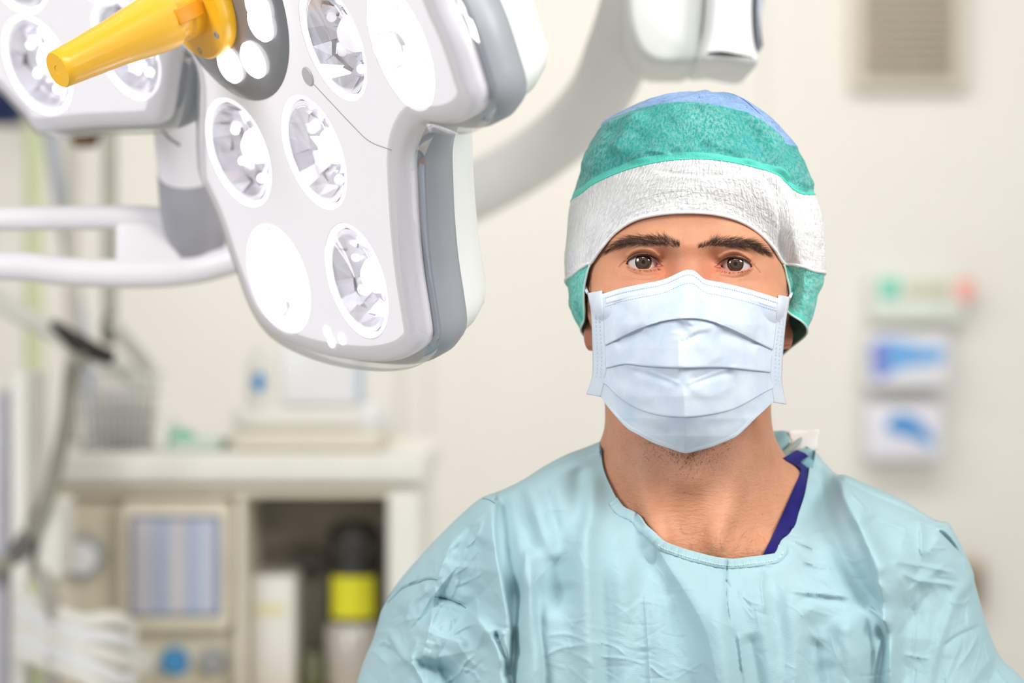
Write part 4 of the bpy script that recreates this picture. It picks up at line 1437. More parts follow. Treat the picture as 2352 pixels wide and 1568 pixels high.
for k in range(4):
    nk = [46, 46, 40, 36][k]
    for j, f in enumerate(np.linspace(0, 1, nk)):
        ym = [660, 780, 850, 900, 950]
        yt = ym[k] * (1 - f) + ym[k + 1] * f
        xl, xr = xs_at(yt)
        x = xl + (xr - xl) * uu
        y = prow[k](x) * (1 - f) + prow[k + 1](x) * f
        side = 0.55 + 0.45 * sstep(0.0, 0.16, uu) * sstep(1.0, 0.84, uu)
        off = lift[k + 1] * f ** 1.6 * side
        if k == 0: off = off * (0.55 + 0.45 * np.abs(x - MCX) / 200)
        rows_px.append(x); rows_py.append(y); rows_off.append(off)
    if k < 3:
        # the cloth turns under at the pleat and runs back up behind the panel above
        for dy, o_ in ((0.9, lift[k + 1] - 0.35), (-1.5, lift[k + 1] * 0.35), (-5.0, 0.05), (-3.5, -0.2)):
            rows_px.append(x); rows_py.append(y + dy); rows_off.append(np.full(NU, o_) * side)
MX, MY, MO = map(np.array, (rows_px, rows_py, rows_off))
md = mask_y(MX, MY)
# soft dents and puckers: the pinch in the middle, the hollows under the pleats


def stroke_field(px, py, strokes):
    """sum of creases in mm: each is (points, amp, width left, width right, kind); positive = towards the lens"""
    out = np.zeros(px.shape)
    fx, fy = px.ravel(), py.ravel(); o = out.ravel()
    for st in strokes:
        pts, amp, wl, wr = st[:4]
        kind = st[4] if len(st) > 4 else 'g'
        q = crv(pts, max(8, int(np.linalg.norm(np.diff(np.array(pts, float), axis=0), axis=1).sum() / 7)))
        wmax = max(wl, wr) * (3.2 if kind in 'gr' else 3.4)
        sel = np.where((fx > q[:, 0].min() - wmax) & (fx < q[:, 0].max() + wmax) & (fy > q[:, 1].min() - wmax) & (fy < q[:, 1].max() + wmax))[0]
        if not len(sel): continue
        a, b = q[:-1], q[1:]; ab = b - a; L2 = (ab ** 2).sum(1) + 1e-9
        best = np.full(len(sel), 1e9); sg = np.zeros(len(sel)); tt = np.zeros(len(sel))
        X, Yp = fx[sel], fy[sel]
        for i in range(len(a)):
            h = np.clip(((X - a[i, 0]) * ab[i, 0] + (Yp - a[i, 1]) * ab[i, 1]) / L2[i], 0, 1)
            dx = X - a[i, 0] - h * ab[i, 0]; dy = Yp - a[i, 1] - h * ab[i, 1]
            d2 = dx * dx + dy * dy
            m_ = d2 < best
            best[m_] = d2[m_]; sg[m_] = (ab[i, 0] * dy - ab[i, 1] * dx)[m_]; tt[m_] = (i + h[m_]) / len(a)
        d = np.sqrt(best); pos = sg > 0
        w = np.where(pos, wr, wl)
        env = np.clip(np.minimum(tt, 1 - tt) * 5.0, 0, 1)
        t0, t1 = (st[5] if len(st) > 5 else (0, 0))
        if t0: env = np.where(tt < 0.5, 1.0, env)
        if t1: env = np.where(tt > 0.5, 1.0, env)
        env = env * env * (3 - 2 * env)
        if kind == 'g':
            o[sel] += amp * env * np.exp(-(d / w) ** 2)
        elif kind == 'r':                     # sharp-topped ridge / crease
            o[sel] += amp * env * np.exp(-d / w * 1.4)
        elif kind == 's':                     # overlap: full height on the right-hand side falling away, nothing on the left
            sharp = wl
            o[sel] += amp * env * np.where(pos, np.exp(-(d / wr) ** 1.3), np.exp(-(d / sharp) ** 2))
    return out


mst = [
    ([(1577, 735), (1570, 752), (1574, 770), (1566, 778)], -2.6, 16, 16, 'g'),
    ([(1560, 760), (1568, 772), (1580, 770), (1600, 758), (1640, 752)], 1.6, 7, 7, 'g'),
    ([(1556, 768), (1560, 800), (1560, 838)], 1.3, 8, 12, 's', (0, 1)),
    ([(1490, 752), (1450, 775), (1410, 790)], -2.6, 15, 15, 'g'),
    ([(1640, 760), (1700, 778), (1745, 795)], -2.6, 15, 15, 'g'),
    ([(1450, 845), (1500, 862), (1560, 880)], -2.0, 14, 10, 'g'),
    ([(1690, 850), (1640, 862), (1580, 882)], -2.2, 10, 14, 'g'),
    ([(1440, 838), (1490, 850), (1530, 866), (1570, 884)], 1.6, 5, 14, 'r', (1, 0)),
    ([(1570, 884), (1615, 866), (1660, 848), (1690, 843)], 1.6, 5, 14, 'r', (0, 1)),
    ([(1569, 880), (1573, 930), (1574, 1000), (1573, 1038)], 1.6, 26, 26, 'r', (0, 1)),
    ([(1590, 775), (1625, 800), (1650, 835)], 1.2, 16, 16, 'g'),
    ([(1580, 640), (1582, 690), (1577, 730)], 2.2, 30, 30, 'g', (1, 1)),
    ([(1574, 886), (1630, 905), (1690, 880)], 1.0, 18, 12, 'g'),
    ([(1400, 880), (1450, 905), (1510, 915)], 1.0, 18, 18, 'g'),
    ([(1430, 950), (1500, 985), (1560, 1000)], -0.8, 16, 16, 'g'),
    ([(1620, 985), (1690, 960), (1730, 930)], -0.8, 16, 16, 'g'),
    ([(1410, 690), (1450, 720), (1470, 740)], -0.8, 16, 16, 'g'),
    ([(1680, 690), (1720, 730), (1745, 760)], 0.8, 16, 16, 'g')]
mst = [(a, b * 1.5) + tuple(r) for a, b, *r in mst]
MO = MO + stroke_field(MX, MY, mst)
MD = np.minimum(Y(md), skin_d(MX, MY) - 0.0012) - (MO + 0.6) / 1000
MVt = PV(MX, MY, MD)
nr_, nc_ = MX.shape
mo = mk('mask_cloth', MVt, grid_faces(nr_, nc_), M_mask, mask, flip=True)
sm = mo.modifiers.new('thickness', 'SOLIDIFY'); sm.thickness = 0.0006; sm.offset = 1
mk_d = lambda x, y, o=0.0: np.minimum(Y(mask_y(np.asarray(x, float), np.asarray(y, float))), skin_d(x, y) - 0.0012) - np.asarray(o) / 1000

# nose strip: the raised pale band along the top, between two rows of stitches
M_stitch = plain('stitch_blue', (176, 186, 204), 0.6)
x = np.linspace(1392, 1782, 200)
b0 = np.stack([x, top_c(x)], -1)


def ribbon(name, x, ylo, yhi, off, mat, parent, edge=0.5, nrow=7):
    V = []
    for f in np.linspace(0, 1, nrow):
        o_ = off - edge * (abs(f - .5) * 2) ** 4
        y = ylo * (1 - f) + yhi * f
        V.append(PV(x, y, mk_d(x, y, o_)))
    return mk(name, np.vstack(V), grid_faces(nrow, len(x)), mat, parent, flip=True)


moff = lambda x_, y_: 0.6 + np.zeros_like(x_)
fr = (x - 1392) / (1782 - 1392)
t0 = top_c(x)
sf_ = stroke_field(x, t0 + 16, mst)
ribbon('nose_strip', x, t0 + 12.5, t0 + 25, 2.2 + sf_, M_maskw, mask, 0.5)
ribbon('top_hem', np.linspace(1382, 1788, 200), top_c(np.linspace(1382, 1788, 200)) - 0.6, top_c(np.linspace(1382, 1788, 200)) + 11, 1.75 + stroke_field(np.linspace(1382, 1788, 200), top_c(np.linspace(1382, 1788, 200)) + 5, mst), M_maskw, mask, 0.5)
for row, dy in ((0, 10.5), (1, 29.5)):
    m = MB()
    xs = np.arange(1390, 1786, 5.2)
    for xx in xs:
        a_ = np.array([xx, xx + 2.8]); y_ = top_c(a_) + dy
        o_ = 1.95 + 0.25 * row + stroke_field(a_, y_, mst)
        m.tube(PV(a_, y_, mk_d(a_, y_, o_)), 0.00017, 5)
    m.build('stitch_row', M_stitch, mask)
x = np.linspace(1384, 1778, 200)
ribbon('bottom_hem', x, bot(x) - 10, bot(x) + 0.8, 1.9 + stroke_field(x, bot(x), mst), M_maskw, mask, 0.4)
# side bands with rows of weld dots
M_side = cloth_mat('side_band', (214, 224, 236), (228, 235, 243), trans=0.15)
SB = {'l': ([(1348.6, 673), (1357, 715), (1360, 786), (1361, 844), (1358, 872), (1346, 905)], [(1381.6, 667), (1386, 715), (1391, 789), (1393, 844), (1388, 876), (1380, 911)], [(1349, 672), (1344, 657), (1341, 640), (1338, 620)]),
      'r': ([(1789, 677), (1783, 723), (1772, 798), (1769, 853), (1773, 890), (1778, 924)], [(1815, 682), (1806, 735), (1799, 807), (1797, 858), (1798, 887), (1807, 929)], [(1814, 683), (1820, 668), (1823, 652), (1825, 630)])}
for e, (le, re_, lp) in SB.items():
    a, b = crv(le, 80), crv(re_, 80)
    V = []
    for f in np.linspace(0, 1, 9):
        q = a * (1 - f) + b * f
        u_ = abs(f - .5) * 2
        V.append(PV(q[:, 0], q[:, 1], mk_d(q[:, 0], q[:, 1], 2.6 + 0.4 * np.sin(np.linspace(0, 9, 80)) * 0.5 - 0.6 * u_ ** 4)))
    o = mk('side_band', np.vstack(V), grid_faces(9, 80), M_side, mask, flip=True)
    sm = o.modifiers.new('thickness', 'SOLIDIFY'); sm.thickness = 0.0008; sm.offset = 1
    m = MB()
    for f in (0.38, 0.68):
        for k in np.linspace(18, 64, 17):
            q = a[int(k)] * (1 - f) + b[int(k)] * f
            c = PV(q[0], q[1], mk_d(q[0], q[1], 2.75))
            m.lathe([(0.0010, 0.0), (0.0007, 0.00025), (0.0001, 0.0001)], c, (0, -1, 0.0), 8)
    m.build('weld_dots', plain('weld_dot', (190, 206, 222), 0.5), o)
    lpq = np.array(lp, float)
    pts = [PV(lpq[0, 0], lpq[0, 1], mk_d(lpq[0, 0], lpq[0, 1], 2.2))]
    dep = [DF + .034, DF + .048, DF + .062, DF + .076]
    pts = [PV(p[0], p[1], d) for p, d in zip(lpq, dep)]
    s_ = -1 if e == 'l' else 1
    pts += [np.array([X0 * 1.06 + s_ * 0.077, DF + 0.100, Z0 - 0.002]), np.array([X0 * 1.066 + s_ * 0.0735, DF + 0.112, Z0 - 0.03]), np.array([X0 * 1.06 + s_ * 0.060, DF + 0.100, Z0 - 0.062]), PV(lpq[0, 0] - s_ * 26, 895, DF + 0.05)]
    MB().tube(crv(pts, 60), 0.00115, 10).build('ear_loop', M_maskw, mask, smooth=True)

# ------------------------------------------------------------------ surgical cap
cap = bpy.data.objects.new('surgical_cap', None); COL.objects.link(cap); cap.parent = person
DCAP = DF + 0.086
XC = lambda px: (px - 1176) / FPX * DCAP
ZC = lambda py: CAM_H - (py - 784) / FPX * DCAP
capL = np.array([(1600, 214), (1575, 218), (1545, 222), (1480, 235), (1440, 250), (1384, 288), (1358, 330), (1336, 380), (1322, 420), (1312, 460), (1303, 520), (1297, 580), (1299, 640), (1308, 690), (1331, 755), (1345, 800), (1362, 845)], float)
capR = np.array([(1602, 214), (1640, 218), (1662, 222), (1703, 235), (1732, 250), (1782, 286), (1820, 330), (1842, 370), (1866, 445), (1886, 510), (1893, 600), (1889, 640), (1871, 700), (1851, 770), (1831, 810), (1800, 845)], float)
cl, cr_ = crv(capL, 300), crv(capR, 300)
fw_py = [214, 222, 235, 260, 300, 364, 430, 489, 540, 605, 700, 850]
fw_y = [70, 48, 30, 14, 2, -8, -12, -11, -10, -5, 0, 10]
bk_py = [214, 222, 235, 260, 300, 364, 430, 489, 540, 605, 700, 850]
bk_y = [100, 122, 140, 160, 176, 192, 200, 203, 203, 198, 182, 160]


def cap_pt(phi, py):
    """phi in degrees about the head (0 front, 90 picture right), py the height"""
    z = ZC(py)
    xl = XC(np.interp(py, cl[:, 1], cl[:, 0])); xr = XC(np.interp(py, cr_[:, 1], cr_[:, 0]))
    xc = (xl + xr) / 2; w = (xr - xl) / 2
    f = np.interp(py, fw_py, fw_y); b = np.interp(py, bk_py, bk_y)
    yc = 86.0
    s = np.sin(np.radians(phi)); c = np.cos(np.radians(phi))
    k = 2 / 2.25
    x = xc + w * np.sign(s) * np.abs(s) ** k
    y = np.where(c > 0, yc - (yc - f) * np.abs(c) ** k, yc + (b - yc) * np.abs(c) ** k)
    return np.stack([x, DF + y / 1000, z], -1)


def cap_inv(px, py):
    """(phi, py) on the front of the cap seen at a pixel"""
    h = py; phi = 0.0
    for _ in range(30):
        z = ZC(h)
        xl = XC(np.interp(h, cl[:, 1], cl[:, 0])); xr = XC(np.interp(h, cr_[:, 1], cr_[:, 0]))
        p = cap_pt(phi, h)
        xw = (px - 1176) / FPX * p[1]
        s = np.clip((xw - (xl + xr) / 2) / ((xr - xl) / 2), -0.9999, 0.9999)
        phi = 0.5 * phi + 0.5 * math.degrees(math.asin(np.sign(s) * abs(s) ** (2.25 / 2)))
        zw = CAM_H - (py - 784) / FPX * p[1]
        h = 0.5 * h + 0.5 * (784 - (zw - CAM_H) / DCAP * FPX)
    return phi, h


ph = lambda a, py: ('ph', a, py)


def ckeys(keys, n):
    q = np.array([(k[1], k[2]) if k[0] == 'ph' else cap_inv(*k) for k in keys], float)
    q[0, 0] = -180
    e = np.vstack([q, [180, q[0, 1]]])
    return crv_key(e, n + 1, closed=False)[:-1]


K0 = [ph(-180, 838), ph(-145, 830), ph(-118, 806), ph(-98, 768), (1341, 735), (1342, 690), (1347, 640), (1358, 603), (1381, 571), (1412, 535), (1455, 507), (1510, 493), (1575, 488), (1640, 491), (1700, 505), (1745, 530), (1782, 567), (1805, 602), (1816, 640), (1822, 690), (1827, 726), ph(104, 792), ph(119, 844), ph(145, 842)]
K1 = [ph(-180, 700), ph(-145, 690), ph(-118, 668), ph(-92, 645), (1312, 632), (1335, 614), (1349, 606), (1358.5, 602), (1381.2, 570), (1412, 534), (1455, 506), (1510, 492), (1575, 487), (1640, 490), (1700, 504), (1745, 529), (1782, 566), (1806, 600), (1826, 605), (1850, 612), (1874, 622), ph(92, 632), ph(118, 662), ph(145, 690)]
K2 = [ph(-180, 520), ph(-145, 512), ph(-118, 486), ph(-92, 462), (1330, 447), (1360, 424), (1392, 408), (1425, 394), (1460, 383), (1495, 374.5), (1535, 368), (1570, 365), (1600, 364), (1640, 366), (1690, 373.5), (1735, 384), (1770, 394), (1790, 403), (1806, 419), (1828, 438), (1852, 446), ph(92, 450), ph(118, 478), ph(145, 508)]
K3 = [ph(-180, 300), ph(-145, 300), ph(-118, 298), ph(-92, 294), (1386, 285), (1410, 270), (1445, 256), (1475, 247), (1500, 241), (1525, 237), (1550, 234.5), (1575, 234), (1600, 235), (1630, 238), (1665, 245), (1700, 254), (1735, 268), (1765, 286), (1782, 300), (1798, 316), (1812, 332), ph(92, 336), ph(118, 322), ph(145, 306)]
NT_ = 900
C0, C1, C2, C3_ = (ckeys(k, NT_) for k in (K0, K1, K2, K3))
# gentle bagginess of the cap
rngc = np.random.default_rng(3)


def wob(a, b, seed, octs=((3, 5, 1.0), (7, 11, .5), (15, 19, .25))):
    r = np.random.default_rng(seed); out = np.zeros(np.broadcast(a, b).shape)
    for fa, fb, am in octs:
        for _ in range(4):
            out = out + am * np.sin(fa * a * r.uniform(.6, 1.4) + fb * b * r.uniform(.6, 1.4) * r.choice([-1, 1]) + r.uniform(0, 6.28)) / 3
    return out


cap_strokes_crown = [
    ([(1700, 258), (1745, 300), (1790, 370), (1806, 410)], 3.4, 5, 26, 's', (1, 1)),
    ([(1640, 244), (1700, 275), (1740, 330), (1760, 390)], -2.2, 14, 16, 'g'),
    ([(1480, 250), (1440, 300), (1410, 360)], 2.0, 20, 14, 'g'),
    ([(1390, 290), (1430, 275), (1470, 262)], 2.0, 7, 12, 'r'),
    ([(1545, 355), (1490, 350), (1440, 375)], 1.6, 8, 14, 'r'),
    ([(1595, 330), (1650, 345), (1720, 372)], -1.4, 9, 14, 'g'),
    ([(1595, 240), (1660, 262), (1720, 300)], 2.4, 10, 16, 'r'),
    ([(1812, 370), (1835, 415), (1860, 440)], 2.2, 9, 16, 'r'),
    ([(1345, 400), (1380, 350), (1400, 300)], 1.8, 14, 14, 'g')]
cap_strokes_band = [
    ([(1738, 384), (1775, 430), (1795, 490), (1802, 560), (1805, 600)], -3.6, 12, 10, 'g', (1, 1)),
    ([(1750, 384), (1793, 440), (1812, 500), (1816, 580), (1817, 605)], 2.8, 10, 22, 'g', (1, 1)),
    ([(1830, 440), (1848, 520), (1850, 600)], -1.6, 12, 16, 'g', (1, 1)),
    ([(1500, 392), (1600, 402), (1690, 400)], -0.9, 5, 5, 'g'),
    ([(1480, 440), (1600, 432), (1720, 446)], 0.7, 12, 12, 'g'),
    ([(1450, 512), (1510, 497), (1575, 492), (1640, 495), (1700, 509), (1745, 533)], 1.2, 5, 7, 'g', (1, 1))]


_c0 = cap_pt(C0[:, 0], C0[:, 1])
_cx, _cy = to_px(_c0)
_ins = np.where(_cx < 1581, 7.0, -7.0)
_sk = skin_d(_cx + _ins * (_cy > 560), _cy + 3 * (_cy < 560))
_ok = (_sk < 5) & (np.abs(C0[:, 0]) < 96)
_off = np.where(_ok, np.clip(_sk - 0.0025 - _c0[:, 1], -0.02, 0.07), 0.0)
_kk = np.hanning(41); _kk /= _kk.sum()
HUG = np.convolve(np.r_[_off[-20:], _off, _off[:20]], _kk, mode='valid')


def cap_strip(name, A, B, n, mat, r_edge0, strokes, amp, seed, crinkle=0.0):
    f = np.linspace(0, 1, n)[:, None, None]
    q = A[None] * (1 - f) + B[None] * f
    V = cap_pt(q[..., 0], q[..., 1])
    # tuck the free edge in against the temples and the nape
    dist = np.abs(q[..., 1] - C0[None, :, 1]) + 0.0
    side = sstep(38, 70, np.abs(q[..., 0]))
    tuck = 20 * side * np.exp(-(np.abs(dist) / 55.0) ** 2) * (np.abs(q[..., 0]) < 100)
    tt = np.linspace(0, 2 * np.pi, NT_, endpoint=False)[None]
    w = wob(tt * np.ones_like(f[..., 0]), f[..., 0] * np.ones_like(tt), seed) * amp
    px, py = to_px(V)
    fr_ = np.abs(q[..., 0]) < 100
    w = (w + np.where(fr_, stroke_field(px, py, strokes), 0)) * (sstep(0, .1, f[..., 0]) if name != 'ear_flap' else 1) * sstep(1, .9, f[..., 0])
    w = w + crinkle
    dx = V[..., 0] - XC(1597); dy = V[..., 1] - (DF + 0.086); dz = (V[..., 2] - ZC(520)) * 0.5
    L = np.sqrt(dx * dx + dy * dy + dz * dz)
    V = V + (w / 1000 / L)[..., None] * np.stack([dx, dy, dz], -1)
    kx, ky = to_px(V); cx0, cy0 = _cx[None], _cy[None]
    dd_ = np.hypot(kx - cx0, ky - cy0)
    V[..., 1] += HUG[None] * np.exp(-(dd_ / 62.0) ** 2)
    nearf = (np.abs(q[..., 0]) < 80) & (dd_ < 110)
    kx, ky = to_px(V)
    sk_ = np.full(kx.shape, 9.0); sk_[nearf] = skin_d(kx[nearf], ky[nearf])
    V[..., 1] = np.minimum(V[..., 1], np.maximum(sk_ - 0.0016, DF - .03))
    uv_t = np.broadcast_to(np.arange(NT_)[None] / NT_, q.shape[:2]); uv_f = np.broadcast_to(f[..., 0], q.shape[:2])
    Fq = grid_faces(n, NT_, True)
    if name == 'ear_flap':
        cols = Fq[:, 0] % NT_
        gap = np.hypot(_cx - to_px(cap_pt(C1[:, 0], C1[:, 1]))[0], _cy - to_px(cap_pt(C1[:, 0], C1[:, 1]))[1])
        Fq = Fq[(gap > 1.6)[cols] | (np.abs(C0[:, 0]) > 85)[cols]]
    o = mk(name, V.reshape(-1, 3), Fq, mat, cap, attrs=dict(ut=uv_t, uf=uv_f))
    return o, V


def crown_mat(name, dark, pale, holes=False):
    t = NT(name)
    cmb = t.n('ShaderNodeCombineXYZ')
    t.l(t.math('MULTIPLY', t.attr('ut'), 150.0 if not holes else 60.0), cmb.inputs[0]); t.l(t.math('MULTIPLY', t.attr('uf'), 15.0), cmb.inputs[1])
    n1 = t.noise(1.0, 1.5, .5, cmb.outputs[0], 0.45)
    n2 = t.noise(900, 3, .7)
    m = t.math('ADD', t.ramp(n1, [(.34, (0, 0, 0, 1)), (.68, (1, 1, 1, 1))]), t.math('MULTIPLY', t.math('SUBTRACT', n2, .5), 2.0), clamp=True)
    big = t.noise(22, 2, .5)
    col = t.mix(t.math('MULTIPLY', m, t.ramp(big, [(.3, (.25, .25, .25, 1)), (.7, (.8, .8, .8, 1))])), srgb(*dark), srgb(*pale))
    if not holes:
        col = t.mix(t.math('MULTIPLY', t.ramp(t.attr('uf'), [(.10, (1, 1, 1, 1)), (.115, (0, 0, 0, 1))]), .8), col, srgb(92, 214, 194))
    if holes:
        vo = t.n('ShaderNodeTexVoronoi'); vo.inputs['Scale'].default_value = 420
        t.l(t.coords(), vo.inputs['Vector'])
        hh = t.math('MULTIPLY', t.math('LESS_THAN', vo.outputs['Distance'], .26), t.ramp(t.noise(70, 2, .5), [(.52, (0, 0, 0, 1)), (.58, (1, 1, 1, 1))]))
        col = t.mix(t.math('MULTIPLY', hh, .7), col, srgb(52, 66, 96))
    t.color(col)
    t.l(t.bump(t.math('ADD', n1, t.math('MULTIPLY', n2, .5)), 0.0007, .6), t.b.inputs['Normal'])
    t.set(Roughness=.7, Specular_IOR_Level=.3, Sheen_Weight=.1)
    return t.m


def band_mat():
    t = NT('cap_band')
    a = t.attr('ut'); f = t.attr('uf')
    cx = t.n('ShaderNodeCombineXYZ')
    t.l(t.math('MULTIPLY', a, 120.0), cx.inputs[0]); t.l(t.math('MULTIPLY', f, 7.0), cx.inputs[1])
    n1 = t.noise(1.0, 1.2, .4, cx.outputs[0], 1.6)
    cy = t.n('ShaderNodeCombineXYZ')
    t.l(t.math('MULTIPLY', a, 26.0), cy.inputs[0]); t.l(t.math('MULTIPLY', f, 15.0), cy.inputs[1])
    n2 = t.noise(1.0, 2, .5, cy.outputs[0], .6)
    n3 = t.noise(1500, 2, .5)
    h = t.math('ADD', t.math('MULTIPLY', n1, 1.0), t.math('ADD', t.math('MULTIPLY', n2, .6), t.math('MULTIPLY', n3, .12)))
    t.l(t.bump(h, 0.0026, .55), t.b.inputs['Normal'])
    t.color(t.ramp(n1, [(.3, srgb(224, 224, 224)), (.7, srgb(236, 236, 236))]))
    t.set(Roughness=.8, Specular_IOR_Level=.2)
    return t.m


M_teal = crown_mat('cap_teal', (34, 158, 152), (158, 206, 198))
M_teal2 = crown_mat('cap_teal_flap', (72, 190, 174), (190, 224, 216))
M_capblue = crown_mat('cap_blue', (128, 164, 212), (170, 198, 232), True)
M_piping = plain('cap_piping', (84, 214, 194), 0.6, var=.05)
M_band = band_mat()
tt_ = np.linspace(0, 2 * np.pi, NT_, endpoint=False)
ff_ = np.linspace(0, 1, 60)[:, None]
fold_amp = 0.35
crk = sum(am * np.sin(tt_[None] * fr_ + 1.3 * np.sin(ff_ * fb * 4.0 + tt_[None] * 23 + p_) + p_ * 2) for fr_, fb, am, p_ in ((88, 4, .13, .3), (131, 6, .09, 1.7), (173, 5, .07, 2.9)))
cap_strokes_crown = [(a, b * 1.7) + tuple(r) for a, b, *r in cap_strokes_crown]
oc, Vc = cap_strip('teal_crown', C2, C3_, 70, M_teal, 0, cap_strokes_crown, 1.9, 11)
ob, Vb_ = cap_strip('white_band', C1, C2, 60, M_band, 0, cap_strokes_band, 0.5, 12, crk)
of, Vf_ = cap_strip('ear_flap', C0, C1, 40, M_teal2, 0, [([(1312, 640), (1325, 690), (1340, 740)], 1.5, 8, 8, 'r'), ([(1850, 625), (1842, 690), (1836, 760)], 1.8, 9, 9, 'r')], 1.2, 13)
PK = np.broadcast_to(np.array([[0.0, 216.0]]), C3_.shape).copy(); PK[:, 0] = C3_[:, 0]
ot, Vt_ = cap_strip('blue_top', C3_, PK, 36, M_capblue, 0, [], 1.2, 14)
for nm, arr, r_, mt in (('teal_piping', Vc[0], .0006, M_piping), ('band_hem', Vb_[0], .0012, M_band)):
    lp_ = np.vstack([arr, arr[:1]])
    o_ = np.array([XC(1597), DF + .086, 0])
    MB().tube(lp_[::3], r_, 8, caps=False, flat=1.0).build(nm, mt, ob if nm == 'band_hem' else oc, smooth=True)
lp_ = np.vstack([Vf_[0], Vf_[0][:1]])
gap_ = np.hypot(_cx - to_px(cap_pt(C1[:, 0], C1[:, 1]))[0], _cy - to_px(cap_pt(C1[:, 0], C1[:, 1]))[1])
on_ = (gap_ > 4) | (np.abs(C0[:, 0]) > 85)
m = MB()
r_ = np.where(~on_)[0]; r_ = r_[(r_ > 100) & (r_ < NT_ - 100)]
seq = np.r_[np.arange(r_.max() + 1, NT_), np.arange(0, r_.min())]
m.tube(Vf_[0][seq[::3]], .0008, 8)
m.build('elastic_edge', plain('elastic', (196, 226, 220), .7), of, smooth=True)

# ------------------------------------------------------------------ gown
gown = bpy.data.objects.new('surgical_gown', None); COL.objects.link(gown); gown.parent = person
DG = DF + 0.112                                  # depth of the shoulder line
left_sil = [(772, 1960), (790, 1760), (806, 1640), (821, 1566), (838, 1512), (856, 1470), (868, 1430), (880, 1392), (918, 1332), (984, 1256), (1056, 1184), (1104, 1144), (1150, 1126), (1200, 1102), (1250, 1070), (1302, 1043), (1345, 1027), (1377, 1014)]
neckline = [(1380, 1030), (1384, 1068), (1392, 1094), (1404, 1120), (1416, 1143), (1432, 1164), (1452, 1174), (1470, 1186), (1484, 1206), (1502, 1222), (1524, 1242), (1546, 1252), (1575, 1262), (1604, 1270), (1640, 1279), (1680, 1284), (1720, 1280), (1752, 1276), (1776, 1272), (1785, 1264), (1788, 1250), (1797, 1238), (1812, 1226), (1820, 1214), (1828, 1202), (1834, 1180), (1842, 1156), (1850, 1128), (1857, 1090), (1861, 1060), (1866, 1034)]
right_sil = [(1874, 1038), (1898, 1066), (1922, 1090), (1945, 1091), (2000, 1116), (2060, 1141), (2110, 1170), (2148, 1194), (2176, 1199), (2188, 1215), (2206, 1248), (2234, 1310), (2240, 1340), (2262, 1420), (2296, 1506), (2352, 1562), (2420, 1660), (2450, 1800), (2456, 1960)]


def poly_res(pts, step):
    q = crv(pts, 400)
    L = np.linalg.norm(np.diff(q, axis=0), axis=1).sum()
    return crv(pts, max(3, int(L / step)))


nk_c = poly_res(neckline, 2.4)
O1 = poly_res(left_sil, 3.6); O3 = poly_res(right_sil, 3.6)
O = np.vstack([O1, nk_c, O3])
NOc = len(O)
i_n0, i_n1 = len(O1), len(O1) + len(nk_c)
# foot of each column (just under the frame), spread evenly but following the tops
Bx = O[:, 0].copy()
Bx = np.interp(np.arange(NOc), [0, int(len(O1) * .45), i_n0, i_n1, i_n1 + int(len(O3) * .55), NOc - 1], [772, 1000, 1379, 1872, 2230, 2456])
Bx = 0.55 * Bx + 0.45 * np.maximum.accumulate(O[:, 0])
B = np.stack([Bx, np.full(NOc, 1960.0)], -1)
NR = 250
f = np.linspace(0, 1, NR)[:, None]
# the columns sink more quickly near the top so silhouettes stay fine
f = f * 0.75 + f ** 1.7 * 0.25
GX = O[None, :, 0] * (1 - f) + B[None, :, 0] * f
GY = O[None, :, 1] * (1 - f) + B[None, :, 1] * f
# distance to the outline, with the outline bridged over the neck
sil = np.vstack([crv(left_sil, 160), crv([(1377, 1014), (1480, 985), (1600, 975), (1760, 985), (1872, 1030)], 60)[1:-1], crv(right_sil, 160)])


def dist_poly(px, py, q):
    out = np.full(px.shape, 1e9)
    a, b = q[:-1], q[1:]; ab = b - a; L2 = (ab ** 2).sum(1) + 1e-9
    for i in range(len(a)):
        h = np.clip(((px - a[i, 0]) * ab[i, 0] + (py - a[i, 1]) * ab[i, 1]) / L2[i], 0, 1)
        out = np.minimum(out, (px - a[i, 0] - h * ab[i, 0]) ** 2 + (py - a[i, 1] - h * ab[i, 1]) ** 2)
    return np.sqrt(out)


def gown_base(px, py):
    ds = dist_poly(px, py, sil)
    q = np.clip(ds / 300.0, 0, 1)
    d = DG - 0.098 * np.sqrt(1 - (1 - q) ** 2.2)
    # upper arms are rounded and sit behind the chest
    for cx, s in ((lambda y: np.interp(y, [1150, 1400, 1960], [1130, 1180, 1160]), -1), (lambda y: np.interp(y, [1150, 1400, 1960], [2130, 2030, 2070]), 1)):
        c = cx(py); t = (px - c) * s
        arm = sstep(-60, 120, t) * sstep(1150, 1420, py)
        d = d + 0.030 * arm - 0.012 * np.exp(-((t - 150) / 90.0) ** 2) * sstep(1250, 1500, py)
    d = d - 0.016 * np.exp(-((px - 1640) / 300.0) ** 2) * sstep(1200, 1560, py)
    return d


